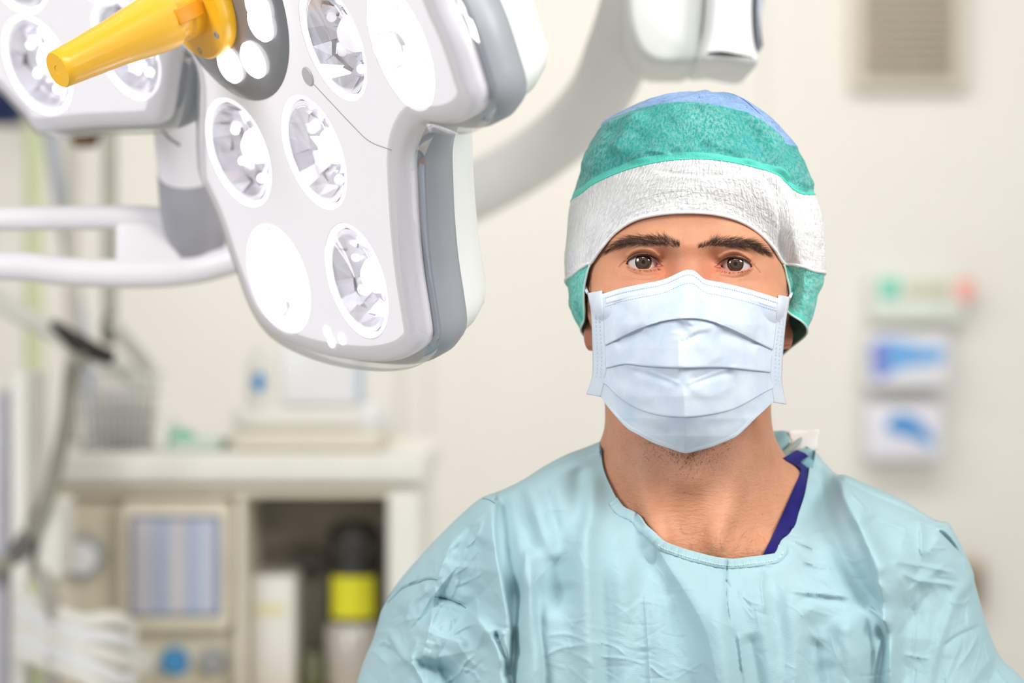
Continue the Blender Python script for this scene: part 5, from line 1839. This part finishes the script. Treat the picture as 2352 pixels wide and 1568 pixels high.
GD = gown_base(GX, GY)
gst = [
    # left shoulder seam and the flap behind it
    ([(1376, 1036), (1300, 1062), (1220, 1098), (1150, 1138), (1132, 1154)], 4.5, 26, 4, 's', (1, 0)),
    ([(1104, 1144), (1122, 1146), (1138, 1156)], -2.2, 4, 4, 'r', (1, 0)),
    # long folds from the left shoulder to the armpit
    ([(1137, 1156), (1133, 1198), (1137, 1255), (1146, 1312), (1160, 1389), (1171, 1465), (1171, 1520), (1168, 1640)], 6.5, 7, 34, 's', (1, 1)),
    ([(1152, 1166), (1160, 1230), (1170, 1290), (1184, 1351), (1186, 1410)], -4.5, 20, 15, 'g', (1, 0)),
    ([(1174, 1310), (1186, 1390), (1184, 1450), (1178, 1520), (1174, 1640)], -7.0, 20, 16, 'g', (0, 1)),
    ([(1186, 1430), (1178, 1490), (1174, 1540), (1172, 1640)], -8.0, 9, 9, 'g', (0, 1)),
    ([(1212, 1240), (1206, 1286), (1201, 1351), (1196, 1408), (1187, 1450), (1177, 1504)], 4.5, 26, 8, 's', (0, 0)),
    ([(1218, 1270), (1220, 1350), (1226, 1430), (1236, 1510), (1240, 1640)], 3.0, 8, 24, 's', (0, 1)),
    ([(1240, 1310), (1238, 1390), (1242, 1460), (1250, 1540), (1252, 1640)], -3.0, 16, 14, 'g', (0, 1)),
    ([(1332, 1058), (1330, 1120), (1322, 1190), (1300, 1280), (1276, 1370), (1262, 1420)], -5.0, 26, 34, 'g', (0, 0)),
    ([(1356, 1040), (1352, 1140), (1346, 1280), (1350, 1420), (1358, 1640)], 4.8, 26, 30, 'g', (0, 1)),
    ([(1398, 1140), (1378, 1240), (1386, 1360), (1396, 1480), (1400, 1640)], -3.2, 30, 24, 'g', (0, 1)),
    ([(1215, 1130), (1235, 1190), (1262, 1250), (1290, 1300)], 3.6, 26, 18, 'g', (1, 0)),
    ([(1195, 1140), (1205, 1180), (1218, 1230), (1220, 1280)], -3.0, 18, 16, 'g', (1, 0)),
    ([(1255, 1128), (1270, 1180), (1280, 1230)], -2.2, 16, 16, 'g', (1, 0)),
    ([(1450, 1200), (1460, 1300), (1470, 1450), (1470, 1640)], -2.6, 44, 44, 'g', (0, 1)),
    ([(1484, 1216), (1530, 1290), (1580, 1370), (1622, 1450), (1648, 1568), (1652, 1660)], 5.6, 60, 26, 's', (1, 1)),
    ([(1470, 1230), (1520, 1330), (1575, 1430), (1600, 1560), (1606, 1660)], -3.4, 30, 40, 'g', (0, 1)),
    ([(1235, 1160), (1268, 1250), (1282, 1340), (1270, 1430)], -3.6, 36, 30, 'g'),
    ([(1316, 1200), (1306, 1280), (1300, 1360)], 3.0, 20, 20, 'g'),
    ([(1326, 1062), (1336, 1130), (1342, 1220)], -3.0, 24, 22, 'g', (0, 0)),
    ([(1420, 1260), (1430, 1380), (1432, 1500), (1436, 1640)], 2.6, 36, 36, 'g', (0, 1)),
    ([(1540, 1300), (1550, 1400), (1552, 1520), (1560, 1640)], -3.6, 40, 30, 'g', (0, 1)),
    ([(1660, 1340), (1650, 1420), (1670, 1520), (1680, 1640)], 3.0, 30, 26, 'g', (0, 1)),
    ([(1800, 1290), (1815, 1390), (1830, 1490), (1840, 1640)], 3.4, 36, 30, 'g', (0, 1)),
    ([(1780, 1330), (1782, 1420), (1790, 1520), (1800, 1640)], -3.0, 24, 24, 'g', (0, 1)),
    ([(1870, 1390), (1885, 1460), (1890, 1560), (1890, 1640)], -3.4, 26, 30, 'g', (0, 1)),
    ([(1940, 1400), (1950, 1470), (1950, 1560), (1946, 1640)], 4.0, 24, 22, 'g', (0, 1)),
    ([(2070, 1340), (2075, 1430), (2070, 1520), (2062, 1640)], -4.0, 24, 28, 'g', (0, 1)),
    ([(2130, 1350), (2130, 1430), (2116, 1530), (2100, 1640)], 3.6, 26, 24, 'g', (0, 1)),
    ([(1990, 1180), (2030, 1240), (2060, 1290)], -3.6, 26, 26, 'g'),
    ([(1960, 1150), (2000, 1240), (2040, 1330)], 2.6, 18, 22, 'g'),
    ([(1060, 1210), (1010, 1290), (970, 1370)], 3.0, 26, 26, 'g'),
    ([(1110, 1230), (1080, 1310), (1066, 1370)], -3.4, 24, 24, 'g'),
    ([(930, 1390), (905, 1450), (890, 1520)], -3.0, 20, 20, 'g'),
    # centre crease under the neckline
    ([(1671, 1290), (1668, 1340), (1672, 1400), (1680, 1440)], -1.9, 3.0, 6, 'r', (1, 0)),
    ([(1668, 1330), (1678, 1350)], -1.2, 3, 5, 'r'),
    ([(1678, 1430), (1690, 1490), (1702, 1570), (1704, 1640)], -2.0, 9, 14, 'g', (0, 1)),
    ([(1696, 1450), (1702, 1500), (1706, 1550)], 1.8, 5, 5, 'r'),
    ([(1730, 1310), (1745, 1380), (1768, 1470), (1800, 1600)], 3.2, 30, 30, 'g', (0, 1)),
    ([(1755, 1300), (1750, 1350), (1760, 1410)], 2.2, 5, 12, 'r'),
    ([(1720, 1450), (1735, 1520), (1745, 1600)], -3.0, 20, 20, 'g', (0, 1)),
    # right side: the big sweep from the collar to the armpit
    ([(1878, 1080), (1900, 1180), (1935, 1280), (1985, 1360), (2030, 1432)], -9.0, 26, 34, 'g', (1, 0)),
    ([(1926, 1090), (1945, 1150), (1985, 1230), (2015, 1310), (2034, 1420), (2046, 1500), (2052, 1640)], 8.0, 40, 13, 'g', (1, 1)),
    ([(2036, 1425), (2028, 1470), (2015, 1530), (2004, 1640)], -9.0, 15, 18, 'g', (0, 1)),
    ([(1990, 1392), (2015, 1410), (2034, 1432)], 3.0, 9, 6, 'r'),
    ([(1986, 1398), (1992, 1450), (1998, 1530), (1994, 1640)], -5.0, 12, 15, 'g', (0, 1)),
    ([(2034, 1436), (2022, 1480), (2006, 1540), (1998, 1640)], 4.0, 9, 9, 'g', (0, 1)),
    ([(1800, 1352), (1860, 1362), (1920, 1366), (1965, 1373)], 1.3, 8, 6, 'g'),
    ([(1830, 1372), (1900, 1380), (1960, 1384)], -1.2, 10, 10, 'g'),
    ([(1840, 1290), (1880, 1300), (1920, 1304)], 1.5, 4, 5, 'r'),
    ([(1800, 1240), (1830, 1246), (1870, 1262), (1890, 1264)], 1.8, 4, 6, 'r'),
    ([(1840, 1376), (1880, 1440), (1900, 1540)], 2.6, 24, 26, 'g'),
    ([(1930, 1410), (1925, 1480), (1900, 1590)], 3.0, 22, 22, 'g', (0, 1)),
    ([(1880, 1460), (1860, 1530), (1850, 1600)], -3.0, 24, 24, 'g', (0, 1)),
    # right shoulder: seam flap, tuck at the point of the shoulder, crumples
    ([(1932, 1100), (1990, 1130), (2060, 1160), (2110, 1182), (2150, 1206)], -2.6, 5, 12, 's', (1, 0)),
    ([(1950, 1130), (1970, 1150), (1992, 1170)], 2.2, 5, 6, 'r'),
    ([(1955, 1122), (1985, 1160), (2000, 1184)], -1.6, 5, 5, 'r'),
    ([(2108, 1182), (2114, 1220), (2116, 1270), (2122, 1284)], 2.4, 12, 3.5, 's'),
    ([(2148, 1208), (2170, 1204), (2178, 1206)], -4.0, 5, 5, 'r'),
    ([(2150, 1212), (2180, 1240), (2206, 1276), (2218, 1296)], -5.0, 6, 10, 'g'),
    ([(2146, 1206), (2176, 1226), (2204, 1262)], 3.0, 4, 6, 'r'),
    ([(2176, 1200), (2184, 1222), (2186, 1236)], 2.0, 4, 4, 'r'),
    ([(2042, 1284), (2090, 1294), (2150, 1305), (2206, 1320)], 2.4, 4, 9, 's'),
    ([(2060, 1310), (2110, 1332), (2170, 1340), (2210, 1348)], 2.6, 5, 10, 's'),
    ([(2130, 1258), (2160, 1259), (2184, 1257)], 1.0, 3, 4, 'r'),
    ([(2100, 1330), (2108, 1360), (2104, 1420), (2096, 1500), (2080, 1640)], 1.5, 4, 16, 's', (0, 1)),
    ([(2235, 1332), (2200, 1370), (2170, 1440), (2150, 1500), (2130, 1600)], 3.8, 12, 18, 'g', (1, 1)),
    ([(2160, 1490), (2200, 1460), (2256, 1436)], -2.2, 4, 9, 's'),
    ([(2196, 1540), (2230, 1490), (2250, 1450)], 2.2, 7, 9, 'r'),
    ([(2262, 1470), (2275, 1520), (2320, 1580)], 2.0, 6, 9, 'r', (0, 1)),
    ([(2180, 1384), (2210, 1385), (2232, 1372)], 1.6, 4, 6, 'r'),
    ([(2070, 1500), (2120, 1510), (2140, 1508)], 1.4, 4, 6, 'r'),
    # left sleeve: seam lines and crumples
    ([(884, 1388), (925, 1350), (960, 1336), (985, 1329), (1006, 1330)], -2.6, 2.6, 9, 's', (1, 0)),
    ([(998, 1369), (1022, 1373), (1052, 1384), (1072, 1396)], -2.6, 2.4, 8, 's'),
    ([(1040, 1240), (1015, 1300), (1002, 1345)], 2.0, 7, 5, 'r'),
    ([(1120, 1175), (1060, 1220), (1020, 1270), (1000, 1300)], 2.0, 10, 5, 's'),
    ([(1085, 1200), (1060, 1250), (1040, 1270)], -1.8, 7, 7, 'g'),
    ([(1110, 1190), (1095, 1230), (1070, 1260)], 1.8, 6, 8, 'r'),
    ([(985, 1336), (970, 1360), (945, 1378), (935, 1400), (928, 1440)], 2.6, 14, 4, 's'),
    ([(1004, 1345), (995, 1390), (985, 1440), (974, 1460)], 2.2, 9, 4, 's'),
    ([(1022, 1376), (1000, 1410), (985, 1440)], 1.6, 6, 6, 'r'),
    ([(1030, 1380), (1034, 1420), (1028, 1460)], 1.2, 4, 5, 'r'),
    ([(1030, 1464), (1060, 1444), (1090, 1432)], 1.8, 7, 4, 's'),
    ([(1080, 1400), (1110, 1440), (1140, 1468), (1160, 1500), (1170, 1540)], 5.5, 14, 22, 'g', (0, 0)),
    ([(1130, 1445), (1146, 1470), (1160, 1510), (1166, 1550)], -8.0, 8, 8, 'g', (0, 1)),
    ([(1144, 1476), (1150, 1460), (1160, 1450)], 2.0, 5, 5, 'r'),
    ([(960, 1462), (948, 1490), (942, 1520)], 3.4, 10, 6, 's'),
    ([(962, 1452), (985, 1450), (1030, 1466), (1082, 1477)], 3.0, 6, 26, 'g', (0, 0)),
    ([(944, 1522), (975, 1530), (1020, 1540), (1040, 1560), (1050, 1590)], -9.0, 16, 24, 'g', (0, 1)),
    ([(890, 1440), (905, 1480), (925, 1510), (950, 1530), (975, 1575)], 6.0, 16, 6, 's', (0, 1)),
    ([(845, 1500), (880, 1475), (905, 1490)], 2.4, 5, 9, 'r'),
    ([(830, 1500), (860, 1496), (900, 1504), (930, 1530)], 3.0, 5, 26, 's', (1, 0)),
    ([(1000, 1580), (1050, 1550), (1070, 1520), (1096, 1500)], 1.6, 5, 5, 'r'),
    ([(1060, 1535), (1090, 1545), (1100, 1570)], 1.6, 4, 5, 'r'),
    ([(1000, 1465), (1010, 1490), (1005, 1530)], 1.0, 4, 4, 'r'),
    ([(886, 1420), (895, 1370), (920, 1345)], -1.6, 8, 8, 'g'),
    ([(1052, 1330), (1042, 1360), (1034, 1376)], 1.2, 4, 6, 'r'),
    # faint creases left by the folding of the cloth
    ([(1478, 1340), (1484, 1420), (1490, 1500), (1494, 1600)], 0.9, 3, 5, 'r', (0, 1)),
    ([(1365, 1508), (1430, 1512), (1490, 1526)], 0.9, 3, 4, 'r'),
    ([(1490, 1526), (1515, 1548), (1540, 1560)], 0.9, 3, 4, 'r'),
    ([(1360, 1476), (1405, 1482), (1440, 1505)], 0.8, 3, 4, 'r'),
    ([(1245, 1508), (1290, 1488), (1350, 1480)], 1.0, 4, 5, 'r'),
    ([(1250, 1460), (1300, 1456), (1350, 1472)], 0.8, 4, 5, 'r'),
    ([(1456, 1380), (1500, 1384), (1530, 1395)], 0.6, 3, 4, 'r'),
    ([(1690, 1350), (1720, 1380), (1752, 1388)], 0.8, 3, 4, 'r'),
    ([(1715, 1300), (1745, 1296), (1775, 1300)], 1.6, 4, 7, 'r'),
    ([(1700, 1190), (1700, 1190.5)], 0, 1, 1),
    ([(1258, 1112), (1266, 1126), (1260, 1146), (1240, 1164)], 0.7, 2, 3, 'r'),
    ([(1245, 1174), (1290, 1170), (1330, 1180)], 0.6, 3, 3, 'r'),
    ([(1870, 1220), (1900, 1222), (1926, 1212)], 1.0, 4, 5, 'r'),
    ([(1790, 1215), (1815, 1232), (1850, 1240)], 1.2, 3, 4, 'r'),
]
rgc = np.random.default_rng(31)
fine = []


def crease_lines(n, box, ang, spread, lr, amp):
    for _ in range(n):
        x = rgc.uniform(box[0], box[2]); y = rgc.uniform(box[1], box[3])
        a = math.radians(rgc.normal(ang, spread)); L = rgc.uniform(*lr); k = rgc.normal(0, .5)
        pts = []
        for q in range(5):
            pts.append((x, y)); x += L / 4 * math.cos(a); y += L / 4 * math.sin(a); a += k / 4 + rgc.normal(0, .08)
        fine.append((pts, rgc.uniform(.5, 1.0) * amp * rgc.choice([1, 1, -1]), rgc.uniform(2, 4), rgc.uniform(3, 7), 'r'))


crease_lines(26, (960, 1150, 1130, 1330), 128, 18, (40, 120), 1.5)
crease_lines(34, (850, 1330, 1130, 1560), 100, 45, (30, 90), 1.5)
crease_lines(22, (1140, 1180, 1360, 1480), 120, 35, (25, 70), .7)
crease_lines(34, (1240, 1420, 1560, 1568), 12, 18, (30, 110), .7)
crease_lines(18, (1380, 1240, 1680, 1450), 15, 30, (30, 90), .5)
crease_lines(16, (1690, 1290, 1800, 1400), 70, 30, (20, 60), .9)
crease_lines(26, (1790, 1200, 1960, 1400), 18, 16, (30, 110), .9)
crease_lines(26, (1960, 1120, 2180, 1340), 35, 28, (30, 110), 1.2)
crease_lines(26, (2050, 1330, 2260, 1568), 115, 35, (40, 120), 1.2)
crease_lines(16, (1800, 1400, 2000, 1568), 80, 25, (30, 100), .6)
SF = 1.65 * stroke_field(GX, GY, gst) + stroke_field(GX, GY, fine)
# crumpled nonwoven: small facets of random direction, stronger on the sleeves and shoulders


def facet_noise(px, py, cell, seed, an=0.0, st=1.0):
    r = np.random.default_rng(seed)
    c, s = math.cos(an), math.sin(an)
    X = (px * c + py * s) / cell; Yq = (-px * s + py * c) / (cell * st)
    # ridged sums of random plane waves give straight, paper-like creases
    out = np.zeros(px.shape)
    for k in range(7):
        a = r.uniform(0, math.pi); fr_ = r.uniform(.6, 1.5); p_ = r.uniform(0, 6.28)
        w = np.sin((X * math.cos(a) + Yq * math.sin(a)) * fr_ * 2.2 + p_ + 1.5 * np.sin((X * -math.sin(a) + Yq * math.cos(a)) * .7 + p_ * 2))
        out += (1 - np.abs(w)) ** 1.5 * r.choice([-1, 1])
    return out / 3


def paper(px, py, cell, seed, an=0.0, st=1.0, soft=True):
    '''crumpled sheet: straight facets between random points of random height'''
    r = np.random.default_rng(seed)
    c, s = math.cos(an), math.sin(an)
    X = (px * c + py * s) / cell; Yq = (-px * s + py * c) / (cell * st)
    x0, x1, y0, y1 = X.min() - 2, X.max() + 2, Yq.min() - 2, Yq.max() + 2
    gx, gy = np.meshgrid(np.arange(x0, x1), np.arange(y0, y1))
    pts = np.stack([gx.ravel(), gy.ravel()], -1) + r.uniform(-.48, .48, (gx.size, 2))
    hts = r.normal(0, 1, len(pts))
    V, E, Fc, *_ = geometry.delaunay_2d_cdt([Vector(p) for p in pts], [], [], 0, 1e-7)
    V = np.array([v[:] for v in V]); hts = hts[:len(V)]
    out = np.zeros(px.shape); fx, fy = X.ravel(), Yq.ravel(); o = out.ravel()
    key = np.floor(fx - x0).astype(int); order = np.argsort(key, kind='stable'); ks = key[order]
    nb = int(x1 - x0) + 2
    st_ = np.searchsorted(ks, np.arange(nb + 1))
    for f in Fc:
        t = V[list(f)]; h = hts[list(f)]
        a = max(0, int(t[:, 0].min() - x0)); b = min(nb - 1, int(t[:, 0].max() - x0))
        idx = order[st_[a]:st_[b + 1]]
        idx = idx[(fy[idx] >= t[:, 1].min()) & (fy[idx] <= t[:, 1].max())]
        if not len(idx): continue
        d = (t[1, 1] - t[2, 1]) * (t[0, 0] - t[2, 0]) + (t[2, 0] - t[1, 0]) * (t[0, 1] - t[2, 1])
        if abs(d) < 1e-9: continue
        l0 = ((t[1, 1] - t[2, 1]) * (fx[idx] - t[2, 0]) + (t[2, 0] - t[1, 0]) * (fy[idx] - t[2, 1])) / d
        l1 = ((t[2, 1] - t[0, 1]) * (fx[idx] - t[2, 0]) + (t[0, 0] - t[2, 0]) * (fy[idx] - t[2, 1])) / d
        l2 = 1 - l0 - l1
        k = (l0 > -1e-6) & (l1 > -1e-6) & (l2 > -1e-6)
        o[idx[k]] = (l0 * h[0] + l1 * h[1] + l2 * h[2])[k]
    return out


armL = sstep(1190, 1060, GX) * sstep(1130, 1240, GY)
armR = sstep(1940, 2080, GX) * sstep(1090, 1200, GY)
crum = 0.16 + 1.0 * armL + 0.75 * armR
FN = paper(GX, GY, 62, 5, .55, 1.5) * 4.4 + paper(GX, GY, 30, 6, -.5, 1.7) * 1.5 + facet_noise(GX, GY, 34, 6, -.4, 1.6) * 0.5
FN2 = facet_noise(GX, GY, 60, 9, .1, .5) * 0.5 + paper(GX, GY, 95, 15, .15, 2.2) * 2.6 * (1 - armL) * (1 - armR)
SOFT = wob(GX / 260.0, GY / 420.0, 21, ((3, 2, 1.0), (6, 4, .5)))
edge = 1 - np.exp(-(dist_poly(GX, GY, nk_c[::2]) / 38.0) ** 2)
edge = np.minimum(edge, 1 - 0.5 * np.exp(-(dist_poly(GX, GY, sil[::2]) / 14.0) ** 2))
GD = GD - (SF + (crum * FN + FN2 * 0.5) * edge + SOFT * 1.6 * edge) / 1000
# the cloth lies against the skin along the neckline
sk = skin_d(nk_c[:, 0], nk_c[:, 1])
tgt = np.minimum(np.where(sk < 5, sk - 0.006, 9), gown_base(nk_c[:, 0], nk_c[:, 1]) + 0.055)
kk = np.ones(31) / 31
tp = np.pad(tgt, 15, mode='edge'); tgt = np.convolve(tp, kk, mode='valid')
corr = tgt - GD[0, i_n0:i_n1]
selc = np.where((GX.ravel() > 1100) & (GX.ravel() < 2150) & (GY.ravel() < 1560))[0]
xs_, ys_ = GX.ravel()[selc], GY.ravel()[selc]
bd = np.full(len(selc), 1e9); bc = np.zeros(len(selc)); ws = np.zeros(len(selc)); wc = np.zeros(len(selc))
for k in range(0, len(nk_c), 3):
    d2 = (xs_ - nk_c[k, 0]) ** 2 + (ys_ - nk_c[k, 1]) ** 2
    w_ = 1 / (d2 + 4.0) ** 2
    ws += w_; wc += w_ * corr[k]; bd = np.minimum(bd, d2)
add = np.zeros(GD.size); add[selc] = wc / ws * np.exp(-bd / 75.0 ** 2)
GD = GD + add.reshape(GD.shape)
cl_ = (GY < 1400) & (GX > 1340) & (GX < 1920)
sk_ = np.full(GX.shape, 9.0); sk_[cl_] = skin_d(GX[cl_], GY[cl_])
GD = np.minimum(GD, sk_ - .003)
VG = PV(GX, GY, GD)
# lower skirt down to the shins, then the back sheet
gz_b = VG[-1]
rows = [VG]
for t in np.linspace(0, 1, 26)[1:]:
    cx_ = X0 + 0.012
    w = np.interp(t, [0, .18, .5, 1], [1.0, .86, .74, .78])
    x = cx_ + (gz_b[:, 0] - cx_) * w
    u = (x - cx_) / (0.27 * w)
    z = gz_b[:, 2] * (1 - t) + 0.26 * t
    y = DG - (DG - gz_b[:, 1]) * (1 - 0.35 * t) + 0.012 * np.sin(u * 14 + t * 2) * t - 0.03 * np.sin(np.pi * np.clip(t * 2, 0, 1)) * np.exp(-(u * 1.5) ** 2)
    rows.append(np.stack([x, y, z], -1)[None])
VG = np.vstack(rows)
nR = VG.shape[0]
gt = NT('gown_cloth')
co = gt.coords()
n1 = gt.noise(10, 3, .5, co); n2 = gt.noise(2200, 2, .5, gt.coords((.18, 1, 1))); n3 = gt.noise(60, 3, .6, co)
colg = gt.ramp(n1, [(.3, srgb(168, 202, 208)), (.7, srgb(180, 211, 216))])
colg = gt.mix(gt.math('MULTIPLY', n2, .22), colg, srgb(148, 188, 197))
gt.color(colg)
bmp = gt.bump(n2, .00022, .8)
bmp = gt.bump(n3, .0011, .30, bmp)
gt.l(bmp, gt.b.inputs['Normal'])
gt.set(Roughness=.72, Specular_IOR_Level=.28, Sheen_Weight=.12)
tl = gt.n('ShaderNodeBsdfTranslucent'); gt.l(colg, tl.inputs[0])
mx = gt.n('ShaderNodeMixShader'); mx.inputs[0].default_value = .12
gt.l(gt.b.outputs[0], mx.inputs[1]); gt.l(tl.outputs[0], mx.inputs[2]); gt.l(mx.outputs[0], gt.out.inputs['Surface'])
M_gown = gt.m
go = mk('gown_front', VG.reshape(-1, 3), grid_faces(nR, NOc), M_gown, gown)
# back sheet: same outline, coarser, bulging away from the lens; behind the neck it stands higher
sel = np.r_[np.arange(0, NOc, 4), NOc - 1]
fb = np.linspace(0, 1, 70)
topb = VG[0][sel].copy()
inn = (sel >= i_n0) & (sel < i_n1)
bx = np.linspace(0, 1, inn.sum())
bk_line = crv([(1377, 1014), (1420, 1016), (1500, 1010), (1600, 1008), (1700, 1010), (1790, 1014), (1840, 1020), (1872, 1036)], inn.sum())
topb[inn] = PV(bk_line[:, 0], bk_line[:, 1], DG + 0.002 + 0.062 * np.sin(np.pi * bx) ** .6)
rows = []
cx_ = X0 + 0.012
for t in fb:
    z = topb[:, 2] * (1 - t) + 0.26 * t
    xe = VG[-1][sel][:, 0]
    wmid = np.interp(sel, np.arange(NOc), VG[NR - 1][:, 0])
    x = topb[:, 0] * (1 - t) ** 1 + (wmid * (1 - t) + xe * t) * t
    u = np.clip((x - cx_) / 0.33, -1, 1)
    bulge = 0.115 * np.sqrt(np.clip(1 - np.abs(u) ** 2.5, 0, 1)) * sstep(0, .12, t) ** .6
    y = topb[:, 1] * (1 - sstep(0, .3, t)) + DG * sstep(0, .3, t) + bulge * (1 - 0.3 * t)
    rows.append(np.stack([x, y, z], -1))
mk('gown_back', np.vstack(rows), grid_faces(len(fb), len(sel)), M_gown, gown, flip=True)

# binding along the neckline with its row of white stitches
nb = crv(neckline[4:21], 300)
tn = np.gradient(nb, axis=0); tn /= np.linalg.norm(tn, axis=1)[:, None]
nrm = np.stack([-tn[:, 1], tn[:, 0]], -1)               # towards the cloth (downwards)
gbvh = BVHTree.FromPolygons([tuple(v) for v in VG[:NR].reshape(-1, 3)], grid_faces(NR, NOc).tolist())


def gown_d(px, py, default):
    fx, fy = np.ravel(px), np.ravel(py); out = np.array(np.broadcast_to(default, np.shape(px)), float).ravel().copy(); o = Vector((0, 0, CAM_H))
    for i in range(len(fx)):
        h = gbvh.ray_cast(o, Vector(((fx[i] - 1176) / FPX, 1, -(fy[i] - 784) / FPX)).normalized())[0]
        if h is not None: out[i] = h[1]
    return out.reshape(np.shape(px))


d0 = gown_d(nb[:, 0] + nrm[:, 0] * 3, nb[:, 1] + nrm[:, 1] * 3, DF)
rows = []
rg = np.random.default_rng(4)
for k, (w, off) in enumerate(((-1.5, -.0015), (-1.8, .0004), (0, .0009), (6, .0011), (14, .0011), (21, .0008), (22, .0001))):
    q = nb + nrm * (w + (0 if k < 5 else 1.5 * np.sin(np.linspace(0, 40, 300))[:, None] * .4))
    d = gown_d(q[:, 0], q[:, 1], d0) if w > 1 else d0
    d = np.minimum(d, d0 + .006)
    pk = 0.0005 * np.clip(np.sin(np.linspace(0, 150, 300)) + .3 * np.sin(np.linspace(0, 61, 300)), 0, 2) * (w > 0)
    rows.append(PV(q[:, 0], q[:, 1], d - off - pk))
nbo = mk('neck_binding', np.vstack(rows), grid_faces(len(rows), 300), M_gown, gown)
m = MB()
q = nb + nrm * 14.5
dq = gown_d(q[:, 0], q[:, 1], d0) - .0019
for k in range(100, 290, 4):
    m.tube(PV(q[k:k + 3, 0], q[k:k + 3, 1], dq[k:k + 3]), .00028, 5)
m.build('stitching', plain('white_thread', (226, 236, 238), .6), nbo)
# dark seam threads on the left sleeve
for nm, pts in (('sleeve_seam', [(890, 1384), (925, 1352), (960, 1338), (985, 1330), (1004, 1331)]), ('sleeve_seam', [(998, 1370), (1022, 1374), (1052, 1385), (1070, 1396)]), ('shoulder_seam', [(1108, 1144), (1124, 1148), (1137, 1156)])):
    q = crv(pts, 60)
    d = gown_d(q[:, 0], q[:, 1], DG)
    MB().tube(PV(q[:, 0], q[:, 1], d - .0001), .00035, 6).build(nm, plain('seam_teal', (92, 140, 152), .7), gown, smooth=True)

# navy scrub top under the gown: a V-neck edge on the right of the throat, running round the back
le = crv([(1798, 1052), (1822, 1066), (1838, 1077), (1834, 1096), (1822, 1124), (1808, 1156), (1792, 1192), (1774, 1230), (1754, 1272), (1735, 1310)], 90)
re_ = crv([(1830, 1032), (1868, 1050), (1900, 1080), (1904, 1110), (1900, 1150), (1894, 1190), (1886, 1230), (1870, 1270), (1850, 1310), (1830, 1350)], 90)
sd_ = skin_d(le[:, 0], le[:, 1]); sd_ = np.where(sd_ > 5, np.nan, sd_)
ok = ~np.isnan(sd_); sd_ = np.interp(np.arange(90), np.where(ok)[0], sd_[ok])
sd_ = np.convolve(np.pad(sd_, 6, mode='edge'), np.ones(13) / 13, mode='valid')
gdr = gown_d(re_[:, 0], re_[:, 1], DG)
rows = [PV(le[:, 0] - 0.5, le[:, 1], sd_ + .001), PV(le[:, 0], le[:, 1], sd_ - .0035)]
for f_ in np.linspace(0.06, 1, 14):
    q = le * (1 - f_) + re_ * f_
    d = np.minimum((sd_ - .004) * (1 - f_) + (np.maximum(gdr, DF) + .010) * f_, 9)
    sk = skin_d(q[:, 0], q[:, 1])
    d = np.minimum(d, np.where(sk < 5, sk - .0025, 9))
    gd = gown_d(q[:, 0], q[:, 1], 0.0)
    d = np.maximum(d, np.where(gd > 1, gd + .003, 0))
    rows.append(PV(q[:, 0], q[:, 1], d))
M_scrub = cloth_mat('navy_scrub', (14, 7, 88), (22, 12, 106), .8, nscale=120)
so = mk('scrub_top', np.vstack(rows), grid_faces(len(rows), 90), M_scrub, person)
so['label'] = 'navy blue scrub collar under the gown'

# tie flap and fastening tab standing up behind the neck on the right
def sheet(name, outline, d, mat, parent, thick=.0008, curl=0.0):
    q = crv(outline, 80, True)
    lo = q.min(0); hi = q.max(0)
    V, F = cdt_fill(q, [], 6)
    dep = d + curl * np.sin((V[:, 0] - lo[0]) / (hi[0] - lo[0]) * 4 + (V[:, 1] - lo[1]) * .05)
    o = mk(name, PV(V[:, 0], V[:, 1], dep), F, mat, parent)
    s = o.modifiers.new('thickness', 'SOLIDIFY'); s.thickness = thick
    return o


M_flap = cloth_mat('gown_back_side', (134, 176, 184), (152, 190, 196), .8)
M_flap2 = cloth_mat('gown_grey_side', (146, 162, 156), (170, 182, 174), .8)
sheet('neck_flap', [(1755, 992), (1775, 990), (1811, 992), (1812, 1016), (1796, 1036), (1775, 1042), (1755, 1040)], DG + .028, M_flap, gown, curl=.003)
sheet('neck_tie', [(1782, 1040), (1800, 1034), (1822, 1016), (1840, 1004), (1842, 1012), (1826, 1030), (1808, 1044), (1788, 1052)], DG + .020, M_flap2, gown, curl=.002)
sheet('fastening_tab', [(1812, 990), (1850, 988), (1880, 986), (1878, 1008), (1874, 1034), (1840, 1034), (1806, 1036), (1816, 1014)], DG + .024, cloth_mat('pale_tab', (224, 220, 216), (236, 232, 228), .7), gown, curl=.001)
sheet('inner_facing', [(1795, 1050), (1830, 1034), (1862, 1030), (1868, 1044), (1864, 1074), (1840, 1070), (1812, 1060)], DG + .012, M_flap, gown, curl=.003)
